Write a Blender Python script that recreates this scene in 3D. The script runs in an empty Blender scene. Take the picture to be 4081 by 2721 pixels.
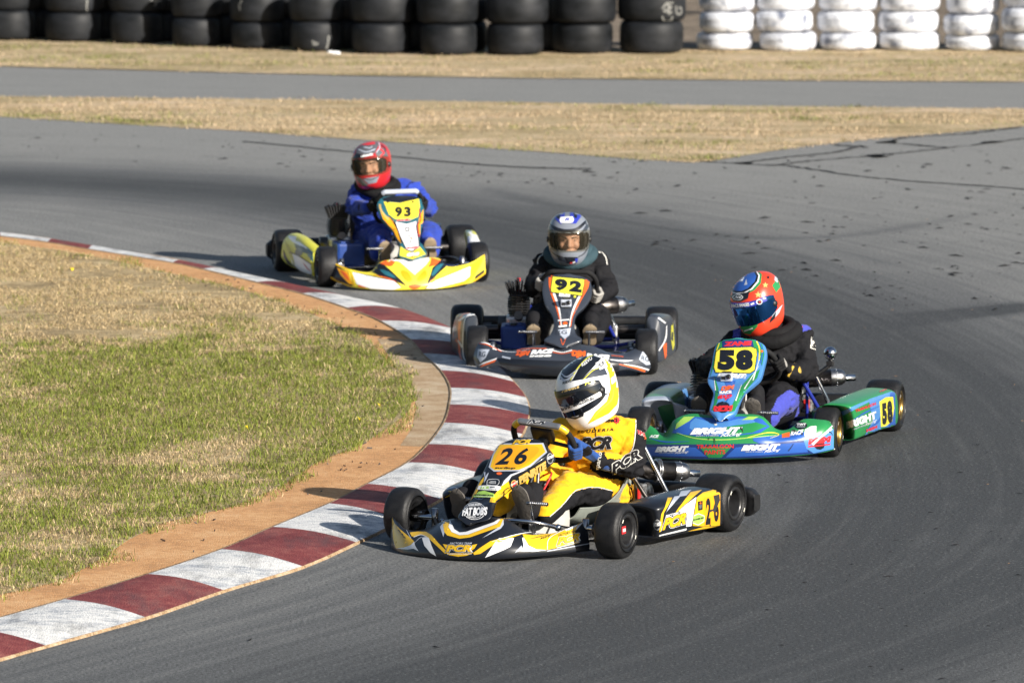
import bpy, bmesh, math, random
import numpy as np
from mathutils import Vector, Matrix, Euler, noise
from mathutils.bvhtree import BVHTree
from mathutils.geometry import tessellate_polygon
random.seed(7); rng = np.random.default_rng(7)
SC = bpy.context.scene; COL = SC.collection
# ---------------------------------------------------------------- camera model (photo pixels, 4081 wide)
FS, PITCH, CAMH = 27393.0, 0.1089, 4.506
CX, CY = 2040.5, 1360.5
DS = 4081/2352.0
CP, SP = math.cos(PITCH), math.sin(PITCH)
def wray(px, py):
    u = (px-CX)/FS; v = -(py-CY)/FS
    return np.array([u, CP+v*SP, -SP+v*CP])
def G(px, py, z=0.0):
    """ground point under a pixel of the 2352-wide picture"""
    d = wray(px*DS, py*DS); t = (z-CAMH)/d[2]
    return (d[0]*t, d[1]*t)
cam = bpy.data.cameras.new('camera'); camo = bpy.data.objects.new('camera', cam); COL.objects.link(camo)
camo.location = (0, 0, CAMH); camo.rotation_euler = (math.pi/2-PITCH, 0, 0)
cam.lens = FS/4081*36; cam.sensor_width = 36; cam.clip_start = 0.5; cam.clip_end = 3000
cam.dof.use_dof = True; cam.dof.focus_distance = 32.6; cam.dof.aperture_fstop = 6.7
SC.camera = camo
# ---------------------------------------------------------------- materials
MATS = {}
def _mat(name):
    m = bpy.data.materials.new(name); m.use_nodes = True
    MATS[name] = m
    nt = m.node_tree; b = nt.nodes['Principled BSDF']
    return m, nt, b
def N(nt, t, **kw):
    n = nt.nodes.new(t)
    for k, v in kw.items():
        if k.startswith('i_'):
            n.inputs[k[2:].replace('_', ' ')].default_value = v
        else: setattr(n, k, v)
    return n
def plain(name, col, rough=0.5, metal=0.0, coat=0.0, bump=0.0, bscale=60.0, var=0.0, vscale=20.0, spec=0.5, sheen=0.0):
    """principled with a little noise in colour, gloss and relief"""
    m, nt, b = _mat(name); L = nt.links
    b.inputs['Base Color'].default_value = (*col, 1); b.inputs['Roughness'].default_value = rough
    b.inputs['Metallic'].default_value = metal; b.inputs['Coat Weight'].default_value = coat
    b.inputs['Coat Roughness'].default_value = 0.08
    b.inputs['Specular IOR Level'].default_value = spec
    if sheen: b.inputs['Sheen Weight'].default_value = sheen
    tc = N(nt, 'ShaderNodeTexCoord')
    if var:
        n = N(nt, 'ShaderNodeTexNoise', i_Scale=vscale, i_Detail=6.0, i_Roughness=0.65); L.new(tc.outputs['Object'], n.inputs['Vector'])
        mx = N(nt, 'ShaderNodeMix', data_type='RGBA', blend_type='MULTIPLY'); mx.inputs[0].default_value = 1.0
        r = N(nt, 'ShaderNodeMapRange'); r.inputs[1].default_value = .3; r.inputs[2].default_value = .7
        r.inputs[3].default_value = 1-var; r.inputs[4].default_value = 1+var
        L.new(n.outputs['Fac'], r.inputs[0]); L.new(r.outputs[0], mx.inputs[7]); mx.inputs[6].default_value = (*col, 1)
        L.new(mx.outputs[2], b.inputs['Base Color'])
        r2 = N(nt, 'ShaderNodeMapRange'); r2.inputs[1].default_value = .3; r2.inputs[2].default_value = .7
        r2.inputs[3].default_value = max(rough-.12, .02); r2.inputs[4].default_value = min(rough+.14, 1)
        L.new(n.outputs['Fac'], r2.inputs[0]); L.new(r2.outputs[0], b.inputs['Roughness'])
    if bump:
        n = N(nt, 'ShaderNodeTexNoise', i_Scale=bscale, i_Detail=5.0); L.new(tc.outputs['Object'], n.inputs['Vector'])
        bp = N(nt, 'ShaderNodeBump', i_Strength=bump, i_Distance=0.01); L.new(n.outputs['Fac'], bp.inputs['Height'])
        L.new(bp.outputs[0], b.inputs['Normal'])
    return m
def paint(name, col, var=.05):
    m = plain(name, col, .34, 0, .30, var=var, vscale=5)
    for l in list(m.node_tree.links):
        if l.to_socket.name == 'Roughness': m.node_tree.links.remove(l)
    return m
def cloth(name, col): return plain(name, col, .8, 0, 0, bump=.8, bscale=22, var=.16, vscale=16, spec=.12 if max(col) < .1 else .25, sheen=0 if max(col) < .1 else .1)
paint('p_black', (.010, .012, .017)); paint('p_yellow', (.72, .435, .014)); paint('p_orange', (.82, .36, .01)); paint('p_white', (.78, .79, .80))
paint('p_silver', (.42, .46, .54)); paint('p_grey', (.10, .105, .12)); paint('p_green', (.022, .22, .065)); paint('p_lime', (.33, .55, .10))
paint('p_blue', (.025, .10, .40)); paint('p_navy', (.012, .035, .16)); paint('p_sky', (.07, .22, .52)); paint('p_red', (.62, .025, .03))
paint('p_tang', (.75, .12, .02)); paint('p_cream', (.70, .68, .60)); paint('p_lemon', (.80, .68, .05)); paint('p_teal', (.02, .12, .16))
paint('p_royal', (.03, .045, .36)); paint('p_helmetred', (.72, .05, .02)); paint('p_crimson', (.42, .014, .018)); paint('p_pewter', (.19, .21, .25)); paint('p_gold', (.62, .42, .12))
paint('p_acid', (.62, .60, .05)); paint('p_slate', (.036, .043, .058), var=.12); paint('p_olive', (.42, .40, .04))
plain('scuff', (.02, .02, .02), .8)
plain('rubber', (.011, .011, .012), .46, bump=.25, bscale=240, var=.3, vscale=25, spec=.32)
plain('rubber_matt', (.014, .014, .015), .75, var=.2, spec=.2)
plain('plastic_black', (.012, .012, .013), .42, var=.15)
plain('chrome', (.62, .64, .68), .16, 1.0)
plain('bar_silver', (.30, .31, .33), .28, .7)
plain('steel', (.38, .38, .39), .33, 1.0, var=.2)
plain('dark_steel', (.10, .09, .085), .38, 1.0, var=.3)
plain('alloy', (.50, .50, .50), .42, .9, var=.25, vscale=60)
plain('gold_rim', (.55, .36, .12), .30, 1.0)
plain('fins', (.022, .022, .024), .55, .3)
plain('blue_box', (.010, .045, .22), .45, var=.15)
plain('tube_blue', (.02, .035, .30), .3, .3, .4)
plain('seat_grey', (.25, .27, .24), .45, var=.12)
plain('tank', (.46, .45, .42), .35, spec=.5, var=.08)
plain('red_cap', (.55, .02, .02), .4)
plain('sole', (.10, .09, .08), .8, var=.25, bump=.3)
plain('tan_sole', (.26, .20, .13), .8, var=.2)
plain('skin', (.56, .31, .22), .5, var=.08)
plain('lips', (.38, .12, .09), .5)
plain('eye_white', (.36, .33, .31), .4); plain('eye_dark', (.02, .015, .012), .3); plain('brow', (.06, .035, .02), .7)
plain('liner', (.012, .012, .013), .9)
cloth('suit_yellow', (.72, .385, .006)); cloth('suit_black', (.012, .012, .014)); cloth('suit_blue', (.018, .045, .31)); cloth('suit_navy', (.010, .014, .030))
cloth('suit_violet', (.05, .06, .36)); cloth('glove_blue', (.018, .065, .24)); cloth('glove_black', (.014, .014, .015)); cloth('glove_white', (.30, .29, .27))
cloth('collar_black', (.010, .010, .011)); cloth('collar_teal', (.035, .065, .08)); cloth('piping', (.55, .54, .50)); cloth('ochre', (.55, .36, .05))
plain('visor_mirror', (.05, .06, .08), .06, .9); plain('visor_blue', (.02, .10, .30), .07, .95); plain('visor_dark', (.012, .013, .015), .08, .0, .6)
def glassy(name, col, alpha):
    m, nt, b = _mat(name); L = nt.links; out = nt.nodes['Material Output']
    b.inputs['Base Color'].default_value = (*col, 1); b.inputs['Roughness'].default_value = .08
    t = N(nt, 'ShaderNodeBsdfTransparent'); t.inputs[0].default_value = (.95, .94, .90, 1)
    mx = N(nt, 'ShaderNodeMixShader'); mx.inputs[0].default_value = alpha
    L.new(t.outputs[0], mx.inputs[1]); L.new(b.outputs[0], mx.inputs[2]); L.new(mx.outputs[0], out.inputs[0])
glassy('visor_clear', (.08, .07, .05), .13)
# ---------------------------------------------------------------- mesh builder
def crs(P, n, closed=False):
    """Catmull-Rom resample of points P (k,d) to n points (uniform parameter)"""
    P = np.asarray(P, float); k = len(P)
    if k == 2: 
        t = np.linspace(0, 1, n)[:, None]; return P[0]*(1-t)+P[1]*t
    if closed: Q = np.vstack([P[-1:], P, P[:2]]); segs = k
    else: Q = np.vstack([2*P[:1]-P[1:2], P, 2*P[-1:]-P[-2:-1]]); segs = k-1
    t = np.linspace(0, segs, n, endpoint=not closed); i = np.minimum(t.astype(int), segs-1); f = (t-i)[:, None]
    a, b, c, d = Q[i], Q[i+1], Q[i+2], Q[i+3]
    return .5*((2*b)+(-a+c)*f+(2*a-5*b+4*c-d)*f*f+(-a+3*b-3*c+d)*f**3)
def gridspline(ctrl, nu, nv):
    C = np.asarray(ctrl, float)
    A = np.stack([crs(C[:, j], nu) for j in range(C.shape[1])], 1)
    return np.stack([crs(A[i], nv) for i in range(nu)], 0)
def gnormals(P):
    du = np.gradient(P, axis=0); dv = np.gradient(P, axis=1); n = np.cross(du, dv)
    return n/np.maximum(np.linalg.norm(n, axis=2, keepdims=True), 1e-9)
def frame(d):
    d = Vector(d).normalized(); u = d.orthogonal().normalized(); return u, d.cross(u), d
class MB:
    def __init__(s): s.v = []; s.f = []; s.m = []; s.sm = []; s.mats = []
    def mi(s, mat):
        if mat not in s.mats: s.mats.append(mat)
        return s.mats.index(mat)
    def add(s, V, F, mat, smooth=True):
        o = len(s.v); k = s.mi(mat); s.v += [tuple(map(float, p)) for p in V]
        for f in F: s.f.append(tuple(i+o for i in f)); s.m.append(k); s.sm.append(smooth)
    def grid(s, P, mat, cu=False, cv=False, smooth=True, flip=False):
        nu, nv = P.shape[:2]; F = []
        for i in range(nu if cu else nu-1):
            for j in range(nv if cv else nv-1):
                a, b, c, d = i*nv+j, ((i+1) % nu)*nv+j, ((i+1) % nu)*nv+(j+1) % nv, i*nv+(j+1) % nv
                F.append((a, d, c, b) if flip else (a, b, c, d))
        s.add(P.reshape(-1, 3), F, mat, smooth)
    def shell(s, P, t, mat, edge=None, flip=False):
        """surface with thickness t behind it and a rim"""
        n = gnormals(P)*(-t if not flip else t); Q = P+n
        s.grid(P, mat, flip=flip); s.grid(Q, edge or mat, flip=not flip)
        for A, B in ((P[0], Q[0]), (Q[-1], P[-1]), (Q[:, 0], P[:, 0]), (P[:, -1], Q[:, -1])):
            s.grid(np.stack([A, B], 0), edge or mat, flip=not flip)
    def tube(s, pts, r, mat, n=10, ns=None, closed=False, caps=True):
        P = crs(pts, ns or (len(pts) if len(pts) == 2 else len(pts)*5), closed); k = len(P)
        R = np.interp(np.linspace(0, 1, k), np.linspace(0, 1, len(r)), r) if hasattr(r, '__len__') else np.full(k, r)
        T = np.gradient(P, axis=0)
        if closed: T = np.roll(P, -1, 0)-np.roll(P, 1, 0)
        u = None; rows = []
        for i in range(k):
            t = Vector(T[i]).normalized()
            u = t.orthogonal().normalized() if u is None else (u-t*u.dot(t)).normalized()
            w = t.cross(u); a = np.linspace(0, 2*math.pi, n, endpoint=False)
            rows.append(P[i]+R[i]*(np.outer(np.cos(a), u)+np.outer(np.sin(a), w)))
        A = np.stack(rows, 0)
        s.grid(A, mat, cu=closed, cv=True)
        if caps and not closed:
            s.add(A[0], [tuple(range(n-1, -1, -1))], mat, False) ; s.add(A[-1], [tuple(range(n))], mat, False)
    def lathe(s, prof, o, axis, mat, n=32, smooth=True):
        u, w, d = frame(axis); a = np.linspace(0, 2*math.pi, n, endpoint=False); o = np.array(o, float)
        ring = np.outer(np.cos(a), u)+np.outer(np.sin(a), w)
        A = np.stack([o+np.array(d)*h+ring*r for r, h in prof], 0)
        s.grid(A, mat, cv=True, smooth=smooth)
    def box(s, c, size, mat, R=None, bev=.006, seg=2):
        bm = bmesh.new(); bmesh.ops.create_cube(bm, size=1)
        for v in bm.verts: v.co = Vector((v.co.x*size[0], v.co.y*size[1], v.co.z*size[2]))
        if bev: bmesh.ops.bevel(bm, geom=list(bm.edges), offset=min(bev, min(size)*.45), segments=seg, affect='EDGES', profile=.6)
        R = R or Matrix.Identity(3); c = Vector(c); bm.verts.ensure_lookup_table()
        V = [c+R@v.co for v in bm.verts]; F = [tuple(v.index for v in f.verts) for f in bm.faces]; bm.free()
        s.add(V, F, mat, False)
    def ball(s, c, r, mat, R=None, n=14):
        if not hasattr(r, '__len__'): r = (r, r, r)
        th = np.linspace(0, math.pi, n); ph = np.linspace(0, 2*math.pi, 2*n, endpoint=False); R = np.array(R or Matrix.Identity(3))
        A = np.stack([np.stack([np.sin(t)*np.cos(ph)*r[0], np.sin(t)*np.sin(ph)*r[1], np.full(2*n, np.cos(t)*r[2])], 1)@R.T+np.array(c) for t in np.clip(th, .001, math.pi-.001)], 0)
        s.grid(A, mat, cv=True, flip=True)
    def capsule(s, a, ra, b, rb, mat, n=16):
        a = Vector(a); b = Vector(b); u, w, d = frame(b-a); L = (b-a).length; th = np.linspace(0, 2*math.pi, n, endpoint=False)
        rows = []
        for q in np.linspace(-math.pi/2, 0, 5): rows.append((a+d*ra*math.sin(q), max(ra*math.cos(q), 1e-4)))
        for q in np.linspace(0, math.pi/2, 5): rows.append((b+d*rb*math.sin(q), max(rb*math.cos(q), 1e-4)))
        ring = np.outer(np.cos(th), u)+np.outer(np.sin(th), w)
        s.grid(np.stack([np.array(c)+ring*r for c, r in rows], 0), mat, cv=True)
    def mesh(s, name):
        me = bpy.data.meshes.new(name); me.from_pydata(s.v, [], s.f)
        for k in s.mats: me.materials.append(MATS[k])
        me.polygons.foreach_set('material_index', s.m); me.polygons.foreach_set('use_smooth', s.sm); me.update()
        return me
    def build(s, name, parent=None, clean=True):
        me = s.mesh(name)
        o = bpy.data.objects.new(name, me); COL.objects.link(o)
        if parent: o.parent = parent
        return o
def tag(o, label=None, cat=None, group=None, kind=None):
    if label: o['label'] = label
    if cat: o['category'] = cat
    if group: o['group'] = group
    if kind: o['kind'] = kind
    return o
def remesh(mb, name, voxel, smooth=4, fac=.5):
    """join overlapping shapes into one continuous surface, returned as (verts, quads)"""
    o = mb.build(name+'_tmp'); m = o.modifiers.new('r', 'REMESH'); m.mode = 'VOXEL'; m.voxel_size = voxel
    if smooth:
        k = o.modifiers.new('s', 'SMOOTH'); k.iterations = smooth; k.factor = fac
    dg = bpy.context.evaluated_depsgraph_get(); dg.update(); me = bpy.data.meshes.new_from_object(o.evaluated_get(dg))
    V = np.zeros(len(me.vertices)*3); me.vertices.foreach_get('co', V); V = V.reshape(-1, 3)
    NN = np.zeros(len(me.vertices)*3); me.vertex_normals.foreach_get('vector', NN); NN = NN.reshape(-1, 3)
    F = [tuple(p.vertices) for p in me.polygons]
    old = o.data; bpy.data.objects.remove(o); bpy.data.meshes.remove(me); bpy.data.meshes.remove(old)
    return V, NN, F
# ---------------------------------------------------------------- lettering
_T = {}
def _raw(txt, bold, shear, space):
    key = (txt, round(bold, 4), shear, space)
    if key in _T: return _T[key]
    c = bpy.data.curves.new('t', 'FONT'); c.body = txt; c.size = 1; c.shear = shear; c.offset = bold; c.space_character = space; c.resolution_u = 4
    o = bpy.data.objects.new('t', c); COL.objects.link(o)
    dg = bpy.context.evaluated_depsgraph_get(); dg.update(); me = bpy.data.meshes.new_from_object(o.evaluated_get(dg))
    V = np.array([v.co[:2] for v in me.vertices]); F = [tuple(p.vertices) for p in me.polygons]
    bpy.data.objects.remove(o); bpy.data.curves.remove(c); bpy.data.meshes.remove(me); _T[key] = (V, F); return _T[key]
def glyphs(txt, bold=0.0, shear=0.0, space=1.0, grow=0.0):
    """flat faces of a word; the plain word fills the unit square, grow thickens it beyond that"""
    V0, F0 = _raw(txt, bold, shear, space); lo, hi = V0.min(0), V0.max(0)
    V, F = (V0, F0) if not grow else _raw(txt, bold+grow, shear, space)
    return (V-lo)/(hi-lo), F
class View:
    """a crop of the photo: crop pixel -> photo pixel"""
    def __init__(s, x, y, k): s.o = (x, y); s.k = k
    def __call__(s, p): return (s.o[0]+p[0]/s.k, s.o[1]+p[1]/s.k)
# ================================================================ frames: world (for the setting) or a kart's own axes
class Frame:
    def __init__(s, X=0, Y=0, t=None):
        s.O = np.array([X, Y, 0.0])
        if t is None: s.R = np.eye(3)
        else: s.R = np.array([[-math.cos(t), -math.sin(t), 0], [math.sin(t), -math.cos(t), 0], [0, 0, 1]])   # rows: driver's right, forward, up
        s.C = s.R@(np.array([0, 0, CAMH])-s.O)
        s.rz = 0 if t is None else math.atan2(-math.sin(t), -math.cos(t))
    def ray(s, S): return s.R@wray(*S)
    def P(s, S, **c):
        (a, v), = c.items(); i = 'xyz'.index(a); d = s.ray(S); return s.C+d*((v-s.C[i])/d[i])
    def px(s, V):
        W = np.asarray(V)@s.R+s.O; y = W[:, 1]; z = W[:, 2]-CAMH
        d = y*CP-z*SP; up = y*SP+z*CP
        return np.stack([CX+FS*W[:, 0]/d, CY-FS*up/d], 1)
WORLD = Frame()
class Decals:
    """painted or stuck-on graphics lying on a part: flat shapes dropped on its surface, kept in the part's own mesh"""
    def __init__(s, fr, mb, step=9.0):
        s.fr = fr; s.mb = mb; s.step = step
        s.bvh = BVHTree.FromPolygons([Vector(v) for v in mb.v], mb.f)
    def _drop(s, V, F, mat, lift):
        bm = bmesh.new(); vs = [bm.verts.new((x, y, 0)) for x, y in V]
        for f in F:
            try: bm.faces.new([vs[i] for i in f])
            except ValueError: pass
        V = np.asarray(V); lo, hi = V.min(0), V.max(0)
        for ax in (0, 1):
            for q in np.arange(math.floor(lo[ax]/s.step)*s.step+s.step, hi[ax], s.step):
                no = Vector((1, 0, 0)) if ax == 0 else Vector((0, 1, 0))
                bmesh.ops.bisect_plane(bm, geom=bm.verts[:]+bm.edges[:]+bm.faces[:], plane_co=no*q, plane_no=no, dist=1e-4)
        bm.verts.ensure_lookup_table(); out = []; o = Vector(s.fr.C); D_ = []; hits = []
        for v in bm.verts:
            d = Vector(s.fr.ray((v.co.x, v.co.y))).normalized(); h = s.bvh.ray_cast(o, d); D_.append(d); hits.append(h)
        dist = [h[3] for h in hits if h[0] is not None]; mean = sum(dist)/len(dist) if dist else 0
        for d, h in zip(D_, hits):
            loc, nor = h[0], h[1]
            if loc is None and dist:      # just past the outline of the part: wrap onto its edge
                q = s.bvh.find_nearest(o+d*mean)
                if q[0] is not None and (q[0]-(o+d*(q[0]-o).dot(d))).length < .022: loc, nor = q[0], q[1]
            if loc is None: out.append(None); continue
            if nor.dot(d) > 0: nor = -nor
            out.append(loc+nor*lift)
        keep = [i for i, p in enumerate(out) if p is not None]; new = {i: k for k, i in enumerate(keep)}
        FF = []
        for f in bm.faces:
            ids = [v.index for v in f.verts]
            if all(i in new for i in ids):
                q = [out[i] for i in ids]; e = max((q[i]-q[i-1]).length for i in range(len(q)))
                if e < .09: FF.append([new[i] for i in ids][::-1])
        bm.free()
        if not FF: return
        bm = bmesh.new(); vs = [bm.verts.new(out[i]) for i in keep]
        for f in FF:
            try: bm.faces.new([vs[i] for i in f])
            except ValueError: pass
        for _ in range(3):     # follow tight curves: split long edges and press the new points onto the surface
            lg = [e for e in bm.edges if e.calc_length() > .011]
            if not lg: break
            n0 = len(bm.verts); bmesh.ops.subdivide_edges(bm, edges=lg, cuts=1, use_grid_fill=True); bm.verts.ensure_lookup_table()
            for v in list(bm.verts)[n0:]:
                q, nor, _i, _d = s.bvh.find_nearest(v.co)
                if q is None: continue
                d = (q-o).normalized()
                if nor.dot(d) > 0: nor = -nor
                v.co = q+nor*lift
        bmesh.ops.triangulate(bm, faces=[f for f in bm.faces if len(f.verts) > 4]); bm.verts.index_update()
        s.mb.add([v.co for v in bm.verts], [tuple(v.index for v in f.verts) for f in bm.faces], mat, True); bm.free()
    def poly(s, view, pts, mat, layer=1, smooth=0):
        P = [view(p) for p in pts]
        if smooth: P = [tuple(q) for q in crs(np.array(P), len(P)*smooth, True)]
        tri = tessellate_polygon([[Vector((x, y, 0)) for x, y in P]])
        s._drop(P, [tuple(t) for t in tri], mat, .0006+.0007*layer)
    def line(s, view, pts, w, mat, layer=1, ns=None):
        P = crs(np.array([view(p) for p in pts]), ns or len(pts)*4); T = np.gradient(P, axis=0); T /= np.linalg.norm(T, axis=1, keepdims=True)
        k = len(P); W = np.interp(np.linspace(0, 1, k), np.linspace(0, 1, len(w)), w)[:, None]/2*view.k**-1 if hasattr(w, '__len__') else w/2/view.k
        Nn = np.stack([-T[:, 1], T[:, 0]], 1)*W; V = np.vstack([P+Nn, P-Nn])
        s._drop(V, [(i, i+1, k+i+1, k+i) for i in range(k-1)], mat, .0006+.0007*layer)
    def disc(s, view, c, r, mat, layer=1, n=20):
        rx, ry = r if hasattr(r, '__len__') else (r, r)
        s.poly(view, [(c[0]+rx*math.cos(a), c[1]+ry*math.sin(a)) for a in np.linspace(0, 2*math.pi, n, endpoint=False)], mat, layer)
    def text(s, view, txt, a, b, c, mat, layer=3, bold=.02, shear=0, space=1.0, rims=()):
        """a: lower left, b: lower right, c: upper left corner of the word in the crop"""
        a, b, c = (np.array(view(q)) for q in (a, b, c)); k = len(rims)
        for i, (g, m_) in enumerate([(0, mat)]+list(rims)):     # rims: (extra weight, material) drawn underneath
            U, F = glyphs(txt, bold, shear, space, g); s._drop(a+U[:, :1]*(b-a)+U[:, 1:]*(c-a), F, m_, .0006+.0007*(layer+(k-i)*.8))
# ================================================================ setting: ground, tracks, kerb, grass
def sheet(name, pts, z, mat, kind='structure'):
    P = [G(x, y, z) for x, y in pts]; tri = tessellate_polygon([[Vector((x, y, 0)) for x, y in P]])
    mb = MB(); mb.add([(x, y, z) for x, y in P], [tuple(t) for t in tri], mat, False)
    bm = bmesh.new(); me = mb.mesh(name); bm.from_mesh(me); bmesh.ops.recalc_face_normals(bm, faces=bm.faces)
    for f in bm.faces:
        if f.normal.z < 0: f.normal_flip()
    bm.to_mesh(me); bm.free(); o = bpy.data.objects.new(name, me); COL.objects.link(o); return tag(o, kind=kind)
def noisemat(name, cols, scales, rough=.9, bump=.6, bscale=90, stretch=(1, 1, 1), speck=None, smear=None):
    """layered noise ramp: cols = (dark, mid, light)"""
    m, nt, b = _mat(name); L = nt.links; tc = N(nt, 'ShaderNodeTexCoord'); mp = N(nt, 'ShaderNodeMapping'); mp.inputs['Scale'].default_value = stretch
    L.new(tc.outputs['Object'], mp.inputs[0]); prev = None
    for i, sc in enumerate(scales):
        n = N(nt, 'ShaderNodeTexNoise', i_Scale=sc, i_Detail=5.0, i_Roughness=.6); L.new(mp.outputs[0], n.inputs['Vector'])
        if prev is None: prev = n.outputs['Fac']
        else:
            a = N(nt, 'ShaderNodeMath', operation='ADD'); L.new(prev, a.inputs[0]); L.new(n.outputs['Fac'], a.inputs[1]); prev = a.outputs[0]
    r = N(nt, 'ShaderNodeMapRange'); k = len(scales); r.inputs[1].default_value = k*.5-.12*k**.5-.05; r.inputs[2].default_value = k*.5+.12*k**.5+.05
    L.new(prev, r.inputs[0]); cr = N(nt, 'ShaderNodeValToRGB'); L.new(r.outputs[0], cr.inputs[0])
    e = cr.color_ramp.elements; e[0].color = (*cols[0], 1); e[1].color = (*cols[2], 1); x = e.new(.5); x.color = (*cols[1], 1)
    src = cr.outputs[0]
    if speck:
        v = N(nt, 'ShaderNodeTexVoronoi', i_Scale=speck[1]); L.new(tc.outputs['Object'], v.inputs['Vector'])
        lt = N(nt, 'ShaderNodeMath', operation='LESS_THAN'); lt.inputs[1].default_value = speck[2]; L.new(v.outputs['Distance'], lt.inputs[0])
        mx = N(nt, 'ShaderNodeMix', data_type='RGBA'); L.new(lt.outputs[0], mx.inputs[0]); L.new(src, mx.inputs[6]); mx.inputs[7].default_value = (*speck[0], 1); src = mx.outputs[2]
    if smear:   # tyre rubber rubbed into the paint
        m3 = N(nt, 'ShaderNodeMapping'); m3.inputs['Scale'].default_value = (3.4, .9, 1); m3.inputs['Rotation'].default_value = (0, 0, .45); L.new(tc.outputs['Object'], m3.inputs[0])
        n3 = N(nt, 'ShaderNodeTexNoise', i_Scale=1.6, i_Detail=7.0, i_Roughness=.68); L.new(m3.outputs[0], n3.inputs['Vector'])
        r3 = N(nt, 'ShaderNodeMapRange'); r3.inputs[1].default_value = .50; r3.inputs[2].default_value = .72; r3.inputs[4].default_value = smear; L.new(n3.outputs['Fac'], r3.inputs[0])
        m4 = N(nt, 'ShaderNodeMix', data_type='RGBA'); L.new(r3.outputs[0], m4.inputs[0]); L.new(src, m4.inputs[6]); m4.inputs[7].default_value = (.07, .07, .075, 1); src = m4.outputs[2]
    L.new(src, b.inputs['Base Color']); b.inputs['Roughness'].default_value = rough; b.inputs['Specular IOR Level'].default_value = .25
    n = N(nt, 'ShaderNodeTexNoise', i_Scale=bscale, i_Detail=4.0); L.new(tc.outputs['Object'], n.inputs['Vector'])
    bp = N(nt, 'ShaderNodeBump', i_Strength=bump, i_Distance=.012); L.new(n.outputs['Fac'], bp.inputs['Height']); L.new(bp.outputs[0], b.inputs['Normal'])
    return m
noisemat('soil_dry', ((.27, .21, .10), (.46, .36, .21), (.63, .485, .335)), (.9, 2.6, 22), bump=1.0, bscale=70, stretch=(.55, 1.5, 1))
noisemat('soil_turf', ((.22, .165, .085), (.40, .30, .16), (.56, .44, .26)), (1.6, 9, 60), bump=1.0, bscale=70)
noisemat('sand', ((.46, .245, .11), (.62, .325, .14), (.70, .43, .22)), (2.5, 25, 160), bump=.8, bscale=130, speck=((.66, .52, .36), 75, .17))
noisemat('gravel_dirt', ((.10, .08, .06), (.19, .15, .11), (.30, .24, .18)), (1.5, 12, 90), bump=.9)
noisemat('apron_concrete', ((.34, .22, .12), (.45, .325, .20), (.54, .43, .30)), (1.6, 8, 90), bump=.5, bscale=150)
noisemat('kerb_lip', ((.20, .13, .07), (.38, .26, .15), (.50, .38, .26)), (9, 60), bump=1.0)
# streaks run along the kerb: its frame is close to the world's x axis here
noisemat('kerb_white', ((.30, .33, .38), (.70, .70, .69), (.82, .81, .78)), (2.2, 16, 90), rough=.7, bump=.7, bscale=120, stretch=(1, 2.2, 1), speck=((.33, .36, .42), 40, .10), smear=.75)
noisemat('kerb_red', ((.15, .032, .034), (.215, .048, .048), (.30, .10, .085)), (2.0, 14, 110), rough=.7, bump=.7, bscale=120, speck=((.45, .25, .20), 38, .07), smear=.6)
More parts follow.
